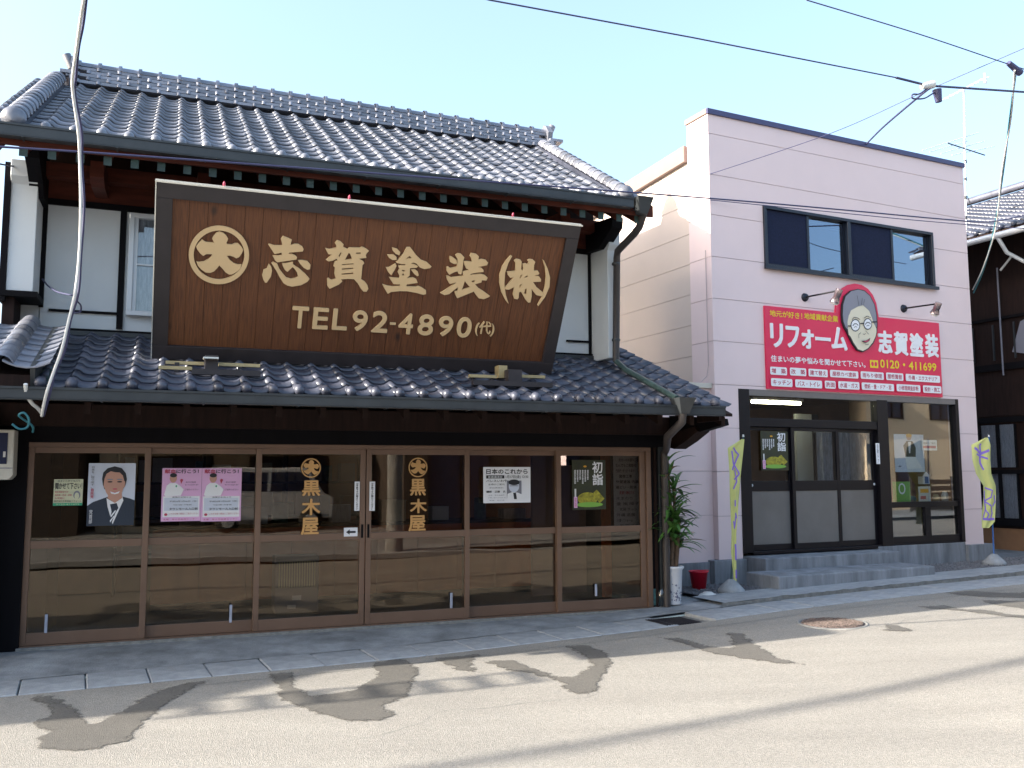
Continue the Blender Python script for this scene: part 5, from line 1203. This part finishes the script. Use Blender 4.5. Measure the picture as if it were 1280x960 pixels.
# clump beside the corner post
u2, v2, z2 = place(832, 757, .02)
o = thing('tin_stack', 'dark green tin and glass jar between the corner post and the white pot', 'tins', FB.M @ T(u2 - .06, v2 + .12, z2))
box('square_tin', M['greenbit'], o, -.06, .06, -.05, .05, 0, .19, bevel=.006); MB().lathe([(0, 0), (.05, 0), (.05, .15), (.03, .18), (.03, .2), (0, .2)], 14, (.02, -.10, 0)).build('jar', M['glassB'], o); box('lid', M['inkgrey'], o, -.05, .03, -.04, .03, .191, .21)
# bucket
u, v, z = place(881, 738, .02)
bk = thing('red_bucket', 'crimson plastic bucket on the dark gravel before the pink wall', 'bucket', FB.M @ T(u, v + .12, z))
MB().lathe([(0, 0), (.085, 0), (.118, .22), (.128, .222), (.130, .235), (.120, .237), (.112, .22), (.08, .012), (0, .012)], 28).build('body', M['bucket'], bk)
MB().tube([(.125 * math.cos(a), .125 * math.sin(a) * .96 - .01, .228 - .03 * math.sin(a)) for a in [math.pi + math.pi * q / 12 for q in range(13)]], .004, 6).build('handle', M['bucket'], bk)
u, v, z = place(885, 745, .02)
o = thing('white_dish', 'white upturned dish on the pavement below the crimson bucket', 'dish', FB.M @ T(u, v, z)); MB().lathe([(.12, .0), (.10, .025), (.06, .04), (.055, .05), (0, .05)], 24).build('dish', M['dish'], o)
# banners
def banner(label, bp, path, edge, tp, w0, seed, prints, pm='polb'):
    u, v, z = place(*bp, .02)
    r = thing('banner_flag', label, 'banner', FB.M @ T(u, v, z)); L = (FB.M @ T(u, v, z)).inverted()
    MB().lathe([(0, .17), (.035, .168), (.06, .15), (.13, .08), (.165, .04), (.17, 0), (0, 0)], 24).build('base_weight', M['utility' if 0 else 'conc2'], r, bevel=0)
    dx, dz = FB.y(tp[0], tp[1], v + .02)
    top = Vector((dx - u, .02, dz - z)); p0 = Vector((0, 0, .15))
    MB().tube([p0, p0.lerp(top, .5), top], .011, 8).build('pole', M[pm], r)
    MB().tube([top, top + Vector((.0, 0, .03))], [.016, .010], 8).build('pole_tip', M['dish'], r)
    # cloth: rows of points given as pixel pairs (left,right) per row
    rows_ = []
    for (xl, xr, yy, fold) in path:
        a = FB.y(xl, yy, v - .03); b = FB.y(xr, yy, v - .03); n = 12; rw = []
        for i in range(n + 1):
            t = i / n; rw.append(Vector((a[0] - u + (b[0] - a[0]) * t, -.03 + fold * math.sin(t * 9 + yy * .05), (a[1] + (b[1] - a[1]) * t) - z)))
        rows_.append(rw)
    fine = []
    for a, b in zip(rows_, rows_[1:]):
        for k in range(5): fine.append([p.lerp(q, k / 5) for p, q in zip(a, b)])
    fine.append(rows_[-1]); n = 12
    mb = MB(); mb.v = [tuple(p + Vector((0, s_, 0))) for s_ in (0, .003) for rw in fine for p in rw]; m = len(fine); o = m * (n + 1)
    for i in range(m - 1):
        for j in range(n):
            a = i * (n + 1) + j; mb.f += [(a, a + n + 1, a + n + 2, a + 1), (o + a, o + a + 1, o + a + n + 2, o + a + n + 1)]
    mb.m = [0] * len(mb.f); mb.smooth = [True] * len(mb.f); mb.build('cloth', M['flagy'], r)
    # printed strokes riding on the cloth
    mb = MB()
    def at(s, t):
        i = min(int(s * (m - 1)), m - 2); fr = s * (m - 1) - i; j = min(int(t * n), n - 1); ft = t * n - j
        q = fine[i][j].lerp(fine[i][j + 1], ft).lerp(fine[i + 1][j].lerp(fine[i + 1][j + 1], ft), fr); return q + Vector((0, -.004, 0))
    for st, wd in prints:
        P = [];
        for (a, b), (c, d) in zip(st, st[1:]): P += [(a + (c - a) * k / 4, b + (d - b) * k / 4) for k in range(4)]
        P.append(st[-1]); Q = [at(*p) for p in P]; vv = []
        for i, q in enumerate(Q):
            d = (Q[min(i + 1, len(Q) - 1)] - Q[max(i - 1, 0)]); nn = Vector((-d.z, 0, d.x)).normalized() * wd; vv += [q + nn, q - nn]
        MB().add(vv, [(2 * i, 2 * i + 1, 2 * i + 3, 2 * i + 2) for i in range(len(Q) - 1)], None, True).build('printed_stroke', M['flagp'], r)
    return r
random.seed(8)
s1 = [([(.12, .3), (.16, .7), (.2, .5), (.24, .3)], .012), ([(.14, .2), (.2, .35), (.26, .75), (.29, .45)], .012), ([(.24, .5), (.3, .6), (.34, .4)], .012), ([(.40, .5), (.44, .52)], .010), ([(.48, .6), (.5, .85), (.52, .9)], .012), ([(.5, .75), (.58, .55)], .012), ([(.54, .3), (.6, .5)], .010), ([(.7, .8), (.74, .85), (.8, .8)], .012), ([(.86, .7), (.92, .7)], .010)]
banner('twisted yellow green banner with violet writing left of the black entrance', (914, 741), [(927, 930.5, 549, .0), (910, 929, 560, .012), (911, 927, 590, .015), (912, 924, 620, .014), (914, 922, 645, .01), (915, 920, 665, .008), (914, 920, 690, .008), (916, 921, 715, .008), (917, 921, 737, .004)], None, (929, 546), .3, 1, s1, 'polg')
s2 = [([(.15, .1), (.2, .5), (.17, .9)], .020), ([(.1, .4), (.18, .5), (.28, .45), (.34, .55)], .020), ([(.2, .2), (.24, .8)], .014), ([(.52, .2), (.55, .6), (.62, .5), (.66, .15)], .012), ([(.55, .1), (.6, .1), (.72, .25), (.82, .1)], .012), ([(.66, .2), (.7, .6), (.76, .8), (.84, .7)], .012), ([(.72, .2), (.78, .45), (.84, .3)], .012), ([(.60, .85), (.66, .95), (.7, .8)], .012), ([(.84, .05), (.845, .5), (.84, .95)], .018)]
banner('yellow green banner with violet flowers on a blue pole at the far right', (1243, 706), [(1232, 1235, 547, .0), (1215, 1237, 556, .02), (1215, 1238, 575, .02), (1219, 1240, 592, .015), (1228, 1246, 607, .02), (1229, 1246, 622, .02), (1228, 1244, 640, .012), (1228, 1243, 652, .01), (1228, 1236, 660, .004)], None, (1236, 546), .3, 2, s2)
# TV aerial
ax, az = B(1206, 250, 1.6)
an = thing('tv_aerial', 'pale rooftop television aerial with two crossed arrays above the right end of the pink shop', 'aerial', FB.M)
Bq = lambda px, py, y=1.6: Vector((B(px, py, y)[0], y, B(px, py, y)[1]))
MB().tube([Bq(1208, 305), Bq(1205, 112)], .018, 8).build('mast', M['alu'], an)
for (p, q) in (((1176, 126), (1233, 97)), ((1185, 179), (1231, 194))): MB().tube([Bq(*p), Bq(*q)], .012, 6).build('boom', M['alu' if p[1] < 150 else 'gutterm'], an)
for i in range(9):
    t = i / 8; c = Bq(1180 + 50 * t, 124 - 26 * t); MB().tube([c + Vector((-.02, -.12, -.02)), c + Vector((.02, .12, .02))], .007, 5).build('element', M['alu'], an)
MB().tube([Bq(1231, 92), Bq(1232, 104)], .03, 6).build('reflector', M['alu'], an)
for (p, q) in (((1153, 188), (1223, 166)), ((1176, 192), (1232, 176)), ((1190, 194), (1243, 183)), ((1162, 190), (1210, 176))): MB().tube([Bq(*p), Bq(*q)], .008, 5).build('element', M['alu'], an)
for p in (200, 222, 245, 270): MB().tube([Bq(1206.5, p), Bq(1207, p + 4)], .028, 6).build('clamp', M['gutterm'], an)
MB().tube([Bq(1209, 245), Bq(1215, 260)], .008, 5).build('stay', M['gutterm'], an)

# ================================================================== WIRES
def wire(name, label, pts, r, m, cat='cable', F=FB, group=None, n=8):
    P = [Vector((F.y(px, py, y)[0], y, F.y(px, py, y)[1])) for px, py, y in pts]; out = []
    for i in range(len(P) - 1):
        p0, p1, p2, p3 = P[max(i - 1, 0)], P[i], P[i + 1], P[min(i + 2, len(P) - 1)]
        for k in range(n):
            t = k / n; out.append(.5 * ((2 * p1) + (p2 - p0) * t + (2 * p0 - 5 * p1 + 4 * p2 - p3) * t * t + (3 * p1 - p0 - 3 * p2 + p3) * t ** 3))
    out.append(P[-1])
    o = MB().tube(out, r, 6).build(name, M[m], None, F.M); return tag(o, label, cat, group)
def extend(F, p, q, y, L):
    a = Vector((F.y(*p, y)[0], y, F.y(*p, y)[1])); b = Vector((F.y(*q, y)[0], y, F.y(*q, y)[1])); d = (a - b).normalized()
    return a + d * L
# long street cable, thick towards the right, extended beyond the picture on both sides
YC = -3.3
PW = [Vector((B(px, py, YC)[0], YC, B(px, py, YC)[1])) for px, py in ((612, 0), (866, 47), (1120, 97))]
far = PW[0] + (PW[0] - PW[1]).normalized() * 14; far.z = PW[0].z + .15
tag(MB().tube([far] + PW, .007, 6).build('overhead_cable', M['cable'], None, FB.M), 'thin overhead cable crossing the sky from the top centre to the cable joint', 'cable')
R1 = Vector((B(1160, 107, YC)[0], YC, B(1160, 107, YC)[1])); R2 = Vector((B(1280, 115, YC)[0], YC, B(1280, 115, YC)[1]))
tag(MB().tube([PW[2], R1, R2, R2 + (R2 - R1).normalized() * 14], .013, 8).build('overhead_cable', M['cable'], None, FB.M), 'thick overhead cable from the joint above the pink shop to the right edge', 'cable')
wire('overhead_cable', 'thin wire running down from the top right to the small clamp at the right edge', [(1008, 0, -3.6), (1150, 43, -3.6), (1263, 81, -3.6), (1300, 92, -3.6)], .006, 'cable')
wire('overhead_cable', 'very thin wire rising from the pink shop corner to the top right corner', [(888, 217.5, .0), (1040, 166, -1.2), (1150, 117, -2.2), (1290, 56, -3.4)], .005, 'cable')
wire('service_cable', 'thick drop cable from the joint down to the parapet of the pink shop', [(1165, 108, YC), (1146, 123, -2.6), (1105, 158, -1.2), (1083, 180, -.02)], .013, 'cable')
wire('service_cable', 'looped slack of cable hanging beside the joint above the pink shop', [(1163, 107, YC), (1150, 117, YC), (1141, 118, YC), (1141, 123, YC), (1155, 123, YC), (1166, 117, YC), (1176, 113, YC)], .009, 'cable')
o = thing('cable_clamp', 'pale cable joint fitting where the drop cable leaves the overhead cable', 'clamp', FB.M @ T(R1.x, YC, R1.z))
MB().tube([(-.10, 0, -.03), (.08, 0, .03)], [.03, .045], 8).build('clamp_body', M['dish'], o); MB().tube([(.14, 0, -.02), (.16, 0, -.16)], [.05, .035], 8).build('insulator', M['cable'], o)
o = thing('cable_clamp', 'small dark cable fitting near the right edge on the thin upper wire', 'clamp', FB.M @ T(B(1268, 85, -3.6)[0], -3.6, B(1268, 85, -3.6)[1]))
MB().tube([(-.10, 0, .04), (.10, 0, -.04)], [.03, .04], 8).build('clamp_body', M['cable'], o)
wire('service_cable', 'twisted pale and blue green cable dropping at the right edge behind the pink shop corner', [(1270, 88, -3.6), (1262, 150, -2.4), (1254, 215, -1.4), (1243, 285, -.6), (1230, 335, -.1), (1217, 366, .4)], .013, 'cableb')
wire('service_cable', 'pale strand wound round the blue green cable at the right edge', [(1268.5, 88, -3.62), (1263.5, 150, -2.42), (1252.5, 215, -1.42), (1244.5, 285, -.62), (1229, 334, -.12), (1216, 362, .38)], .010, 'whitecable')
wire('house_wire', 'dark wire running under the upper eave and across the pink front above its window', [(-30, 182, -1.9), (0, 183.5, -1.9), (160, 194, -1.9), (500, 219, -1.9), (888, 248, -1.9), (1050, 262, -1.9), (1180, 274, -1.9), (1240, 277, -1.9), (1300, 264, -1.9)], .009, 'cable')
wire('house_wire', 'second dark wire just below the first across the pink front', [(888, 250, -.02), (1050, 266, -.5), (1130, 274, -.8), (1213, 281, -1.0), (1300, 287, -1.2)], .006, 'cable')
# cable bundle in front of the timber shop
LB = [(107, -14), (100, 30), (96, 60), (91, 95), (91.5, 118), (98, 165), (100, 205), (101, 260), (99, 320), (94, 365), (86, 400), (77, 437), (67, 465), (58, 492), (52, 520)]
ys = [-3.2, -2.9, -2.7, -2.45, -2.3, -2.1, -1.95, -1.85, -1.75, -1.7, -1.65, -1.62, -1.6, -1.58, -1.4]
wire('service_cable', 'thick pale cable sweeping down in front of the left end of the timber shop', [(x, y, d) for (x, y), d in zip(LB, ys)], .011, 'whitecable', F=FA, n=6)
wire('service_cable', 'black cable running close beside the thick pale cable at the left', [(x + 3 + (1.2 if i % 2 else -.6), y, d + .02) for i, ((x, y), d) in enumerate(zip(LB, ys))], .009, 'cable', F=FA, n=6)
wire('house_wire', 'thin black wire looping from the left wing wall to the pale cable', [(53, 349, .4), (60, 357, .2), (72, 365, -.3), (90, 369, -1.5)], .008, 'cable', F=FA)
wire('house_wire', 'small black wire loop right of the pale cable on the plaster', [(96, 376, -1.6), (101, 382, -1.3), (100, 390, -1.2), (92, 391, -1.5)], .007, 'cable', F=FA)
wire('house_wire', 'short wire reaching the left wing wall from the left edge', [(-20, 200, -1.0), (0, 205, -.6), (18, 208, .02)], .008, 'cable', F=FA)
wire('house_wire', 'lower blue green wire coil under the left eave', [(15, 530, -1.4), (24, 536, -1.38), (34, 534, -1.36), (36, 524, -1.4), (30, 516, -1.42), (24, 520, -1.4), (40, 532, -1.3), (41, 540, -1.2)], .009, 'cableb', F=FA)
wire('house_wire', 'pale hose end under the left eave below the cable bundle', [(32, 480, -1.5), (33, 492, -1.45), (40, 504, -1.4), (47, 510, -1.35), (52, 516, -1.3)], .016, 'whitecable', F=FA)
tag(MB().tube([(-40, -2.12, 9.1), (-10, -2.12, 9.0), (15, -2.12, 9.05), (40, -2.12, 9.1)], .065, 8).build('telephone_cable', M['cable'], None, FB.M), 'thick telephone cable bundle high over the street, above the picture, throwing the long shadow', 'cable')
# wire on the rear slope etc.: pole outside the picture carrying the cables
def pole(label, u, v, h):
    o = thing('utility_pole', label, 'pole', FB.M @ T(u, v, G(u)))
    MB().tube([(0, 0, -.2), (0, 0, h)], [.17, .11], 16).build('post', M['conc'], o)
    for z in (h - .6, h - 1.5): box('crossarm', M['gutterm'], o, -.9, .9, -.05, .05, z, z + .1)
    MB().lathe([(0, 0), (.22, 0), (.22, .6), (0, .62)], 16, (.35, 0, h - 2.8)).build('transformer', M['inkgrey'], o)
pole('tall grey concrete utility pole carrying the overhead cables, right beyond the pink shop', R2.x + 8, -3.1, 9)

# ================================================================== NEIGHBOURING HOUSES
nh = thing('dark_timber_house', 'dark timber house with pale tiled roof and lace curtains right of the pink shop', 'house', FB.M)
NX = 10.5
def N(px, py, x=NX): return FB.x(px, py, x)
ey, ez = N(1250, 285, NX - .7); bz = N(1228, 525)[1]; gb = .1
box('wall', M['darkwood'], nh, NX, NX + .12, -1.2, 9, G(NX), 6.2)
box('front_wall', M['darkwood'], nh, NX + .13, NX + 7, -1.2, -1.08, G(NX), 6.2)
for py, h in ((525, .10), (459, .12), (398, .05), (590, .07), (652, .14)):
    z = N(1250, py)[1]; box('beam', M['black'], nh, NX - .05, NX - .001, -1.2, 9, z - h / 2, z + h / 2)
zc0, zc1 = N(1250, 648)[1], N(1250, 531)[1]; zm = N(1250, 587)[1]
yv = [N(1274, 590)[0], N(1251, 590)[0], N(1228, 590)[0], N(1205, 590)[0]]
for i in range(3):
    y0, y1 = sorted((yv[i], yv[i + 1]))
    for (za, zb_2) in ((zc0, zm - .04), (zm + .04, zc1)):
        f = MB().box(NX - .04, NX - .002, y0, y0 + .03, za, zb_2).box(NX - .04, NX - .002, y1 - .03, y1, za, zb_2).build('window', M['black'], nh)
        box('pane', M['glassB'], f, NX - .025, NX - .021, y0 + .03, y1 - .03, za, zb_2)
        mb = MB(); n = 14
        for k in range(n): y = y0 + .03 + (y1 - y0 - .06) * k / (n - 1); mb.v += [(NX - .012 + .006 * math.sin(k * 2.1), y, za), (NX - .012 + .006 * math.sin(k * 2.1), y, zb_2)]
        mb.f = [(2 * k, 2 * k + 1, 2 * k + 3, 2 * k + 2) for k in range(n - 1)]; mb.m = [0] * (n - 1); mb.smooth = [True] * (n - 1); mb.build('curtain', M['curtain'], f)
box('lower_wall', M['intw'], nh, NX - .015, NX - .001, -1, 8, G(NX), N(1250, 660)[1])
box('upper_panel', M['darkwood'], nh, NX - .015, NX - .001, .2, 3.0, N(1250, 520)[1], N(1250, 482)[1])
z0, z1 = N(1250, 450)[1], N(1250, 405)[1]
for i in range(7): y = -.6 + i * .42; box('batten', M['gutterm'], nh, NX - .03, NX - .002, y, y + .03, z0, z1)
mb = MB().add([(NX - .02, N(1266, 440)[0], N(1266, 440)[1]), (NX - .02, N(1283, 440)[0], N(1283, 442)[1]), (NX - .02, N(1283, 400)[0], N(1283, 398)[1]), (NX - .02, N(1276, 402)[0], N(1276, 402)[1])], [(0, 1, 2, 3)]); mb.build('cloth', M['inkgrey'], nh)
# roof: eave runs along v, slope rises to the right
e0 = FB.x(1215, 301, NX - .8); e1 = FB.x(1280, 268, NX - .8)
EZ = (e0[1] + e1[1]) / 2 + .05
ns = .45; rl = 5.2; na = math.atan(ns)
nr_ = MB().quadprism([(NX - .8, EZ - .1), (NX - .8 + rl, EZ - .1 + ns * rl), (NX - .8 + rl, EZ - .2 + ns * rl), (NX - .8, EZ - .18)], -2, 9).build('roof', M['darkwood'], nh)
mb = MB(); RBase = T(NX - .8, 0, EZ - .08) @ Matrix.Rotation(-na, 4, 'Y') @ Matrix.Rotation(-math.pi / 2, 4, 'Z')
for c in range(36):
    for r in range(22):
        mm = RBase @ T(-6.5 + c * .24, 0 + r * .235, 0)
        if c % 1 == 0 and r < 7 and 16 < c < 32: link('roof_tile' if r else 'eave_tile', TILE2 if r else ETILE2, nr_, mm @ Matrix.Scale(1.05, 4))
        else: tile_geo(mb, w=.24, mtx=mm)
mb.build('roof_tile_rows', M['tile2'], nr_, kind='stuff')
MB().tube([(NX - .8 + rl * .93, -2, EZ + ns * rl * .95), (NX - .8 + rl * .93, 9, EZ + ns * rl * .95)], .09, 10).build('ridge', M['tile2'], nr_)
MB().tube([(NX - .86, -2, EZ - .20), (NX - .86, 9, EZ - .20)], .055, 10).build('roof_gutter', M['alu'], nh)
MB().tube([(NX - .86, .3, EZ - .22), (NX - .7, .25, EZ - .5), (NX - .05, .0, EZ - .85), (NX - .05, -.1, EZ - 1.0), (NX - .05, -.1, .3)], .035, 8).build('downpipe', M['alu'], nh)
yy_, z_ = N(1254, 420); MB().tube([(NX - .06, yy_, N(1250, 470)[1]), (NX - .06, yy_, N(1250, 335)[1])], .016, 8).build('vertical_pipe', M['inkgrey'], nh)
a_ = N(1264, 340); b_ = N(1280, 320); MB().tube([(NX - .3, a_[0], a_[1]), (NX - .3, b_[0], b_[1])], .02, 6).build('drying_pole', M['dish'], nh)
# distant small house at the far left
fh = thing('small_house', 'small beige house with a grey tiled roof just visible at the far left edge', 'house', FA.M @ T(-10.2, 4.5, 0))
hz1 = FA.y(4, 345, 4.5)[1]; hz2 = FA.y(4, 299, 6.0)[1]
box('wall', M['cream'], fh, -4, 2.2, 0, 5, 0, hz1)
MB().prism_x([(-.5, hz1 - .1), (2.5, hz2), (5.5, hz1 - .1), (5.5, hz1 - .2), (2.5, hz2 - .1), (-.5, hz1 - .2)], -4.5, 2.6).build('roof', M['darkwood'], fh)
mb = MB(); fa = math.atan((hz2 - hz1 + .1) / 3)
for c in range(30):
    for r in range(15): tile_geo(mb, mtx=T(0, -.5, hz1 - .09) @ Matrix.Rotation(fa, 4, 'X') @ T(-4.4 + c * .2265, r * .215, 0))
mb.build('roof_tile_rows', M['tile'], fh, kind='stuff')
# house body left of the timber shop, out of the picture, carrying the left roof
box('left_wall', M['darkwood'], shop, -7.2, -5.15, .9, .95, 0, 3.0)

# ================================================================== ACROSS THE STREET (seen mirrored in the glass)
OV = -17.0
def opp(name, label, x0, x1, v, h, m, rm, win, rh=1.3):
    o = thing(name, label, 'house', FB.M @ T(0, v, 0))
    box('wall', M[m], o, x0, x1, -6, 0, -.1, h)
    MB().prism_x([(.7, h - .05), (-3, h + rh), (-6.7, h - .05), (-6.7, h - .15), (-3, h + rh - .12), (.7, h - .15)], x0 - .3, x1 + .3).build('roof', M[rm], o)
    for a, b, c, d in win:
        f = MB().box(a, b, .001, .05, c, c + .06).box(a, b, .001, .05, d - .06, d).box(a, a + .06, .001, .05, c + .06, d - .06).box(b - .06, b, .001, .05, c + .06, d - .06).box((a + b) / 2 - .03, (a + b) / 2 + .03, .001, .05, c + .06, d - .06).build('window', M['frameblk'], o)
        box('pane', M['screen'], f, a + .06, b - .06, .002, .01, c + .06, d - .06)
    return o
opp('timber_house', 'dark timber house across the street mirrored in the left shop doors', -16, -7.5, OV, 4.8, 'opp3', 'tile', [(-14.5, -13, .9, 2.2), (-11.5, -9.5, .4, 2.3), (-14, -12, 3.2, 4.2)])
o = opp('awning_house', 'cream house with striped awning across the street mirrored in the shop doors', -7.2, 0, OV - 1, 4.6, 'opp1', 'tile2', [(-6.2, -4.2, .3, 2.2), (-3.2, -1.0, .3, 2.2), (-5.5, -4.2, 3.1, 4.1), (-2.6, -1.4, 3.1, 4.1)])
for i in range(18): MB().prism_x([(.05, 2.75), (1.0, 2.35), (1.0, 2.33), (.05, 2.7)], -6.6 + i * .32, -6.6 + i * .32 + .318).build('awning_stripe', M['opp1' if i % 2 else 'fascia'], o)
opp('timber_house', 'low dark shop across the street mirrored in the right shop doors', .4, 19.4, OV + 4, 5.2, 'opp3', 'tile', [(1, 2.6, .3, 2.3), (3.2, 5, .3, 2.3), (6.5, 8.5, .3, 2.3), (10, 12, .3, 2.3), (3, 4.5, 3.4, 4.5), (8, 9.6, 3.4, 4.5)])
opp('pink_house', 'salmon two-storey house across the street mirrored in the display window', 20.2, 34, OV + 4, 7.4, 'opp2', 'fascia', [(20.9, 22.0, 3.6, 4.8), (23.4, 24.6, 3.6, 4.8), (26, 27.4, 3.6, 4.8), (21.5, 23, .6, 2.2), (25, 27, .6, 2.2)], .2)
o = thing('slat_fence', 'low dark slatted fence across the street in front of the salmon house', 'fence', FB.M @ T(20.5, OV + 5.5, .2))
for i in range(5): box('rail', M['opp3'], o, 0, 10, 0, .03, .2 + i * .22, .36 + i * .22)
for i in range(6): box('fence_post', M['gutterm'], o, i * 2 - .03, i * 2 + .03, -.06, -.001, 0, 1.35)
box('far_kerb', M['conc2'], None, -60, 60, -9.0, -8.7, -.1, .0).matrix_world = FB.M @ T(0, 0, .14); bpy.data.objects['far_kerb']['kind'] = 'structure'
sheet('far_pavement', [-60, -10, -2, .4, 2.3, 3.7, 7, 12, 60], [-30, -12, -9.0], .10, M['conc'])
# parked van
vn = thing('parked_van', 'white parked minivan across the street mirrored in the left sliding doors', 'van', FA.M @ T(FA.y(345, 620, 14.5)[0], -14.5, .1) @ Matrix.Rotation(math.pi, 4, 'Z') @ T(0, 1.4, 0) @ Matrix.Rotation(math.pi, 4, 'Z'))
MB().quadprism([(-1.7, .35), (1.7, .35), (1.75, .9), (1.45, 1.05), (1.05, 1.75), (-1.55, 1.8), (-1.72, 1.0)], -1.45, 0).build('body', M['vanw'], vn, bevel=.05)
MB().quadprism([(-1.4, 1.1), (-.1, 1.1), (-.1, 1.65), (-1.38, 1.65)], .001, .006).build('side_window', M['screen'], vn); MB().quadprism([(0, 1.1), (1.25, 1.1), (.95, 1.62), (0, 1.65)], .001, .006).build('side_window', M['screen'], vn)
for x in (-1.05, 1.1):
    w = MB().lathe([(0, -.1), (.30, -.1), (.32, 0), (.30, .1), (0, .1)], 20).xf(T(x, .0, .32) @ Matrix.Rotation(R(90), 4, 'X')).build('wheel', M['rubber'], vn)
    MB().lathe([(0, .105), (.17, .102), (.18, .1)], 16).xf(T(x, .0, .32) @ Matrix.Rotation(R(-90), 4, 'X')).build('rim', M['alu'], w)
for z in (.8,): box('headlight', M['dish'], vn, 1.66, 1.74, -.3, -.05, z, z + .12)
pole('grey concrete utility pole across the street mirrored in the shop glass', -.4, -9.3, 9)

# ================================================================== HOUSE TO THE LEFT, OUT OF THE PICTURE (it shades the kerb)
lh = thing('neighbour_house', 'two-storey plastered house standing left of the timber shop beyond the picture', 'house', FA.M @ T(0, 0, 0))
box('wall', M['plaster'], lh, -23, -14.3, -1.1, 6, -.1, 4.55)
MB().prism_x([(-1.93, 4.55), (2.4, 7.2), (6.8, 4.55), (6.8, 4.45), (2.4, 7.05), (-1.93, 4.45)], -23.5, -14.0).build('roof', M['tile'], lh)
for x in (-22, -19.5, -17): box('window', M['frameblk'], lh, x, x + 1.4, -1.12, -1.101, 3.0, 4.0)
ladder = thing('roof_ladder', 'aluminium ladder lying along the eave of the neighbouring house beyond the picture', 'ladder', FA.M @ T(0, 0, 0))
for dy in (0, .4): box('stile', M['alu'], ladder, -14.0, -11.2, -2.15 + dy, -2.11 + dy, 4.50, 4.57)
for i in range(7): box('rung', M['alu'], ladder, -13.8 + i * .42, -13.68 + i * .42, -2.109, -1.751, 4.51, 4.55)

o = thing('projecting_sign', 'blank dark board sign projecting from the wall left of the timber shop beyond the picture', 'sign', FA.M @ T(-6.4, 0, 0))  # unseen board added to shade the left part of the lower roof
box('board', M['signframe'], o, -.06, .06, -1.8, -.85, 2.75, 3.95); box('bracket', M['gutterm'], o, -.02, .02, -.849, -.25, 3.7, 3.75)
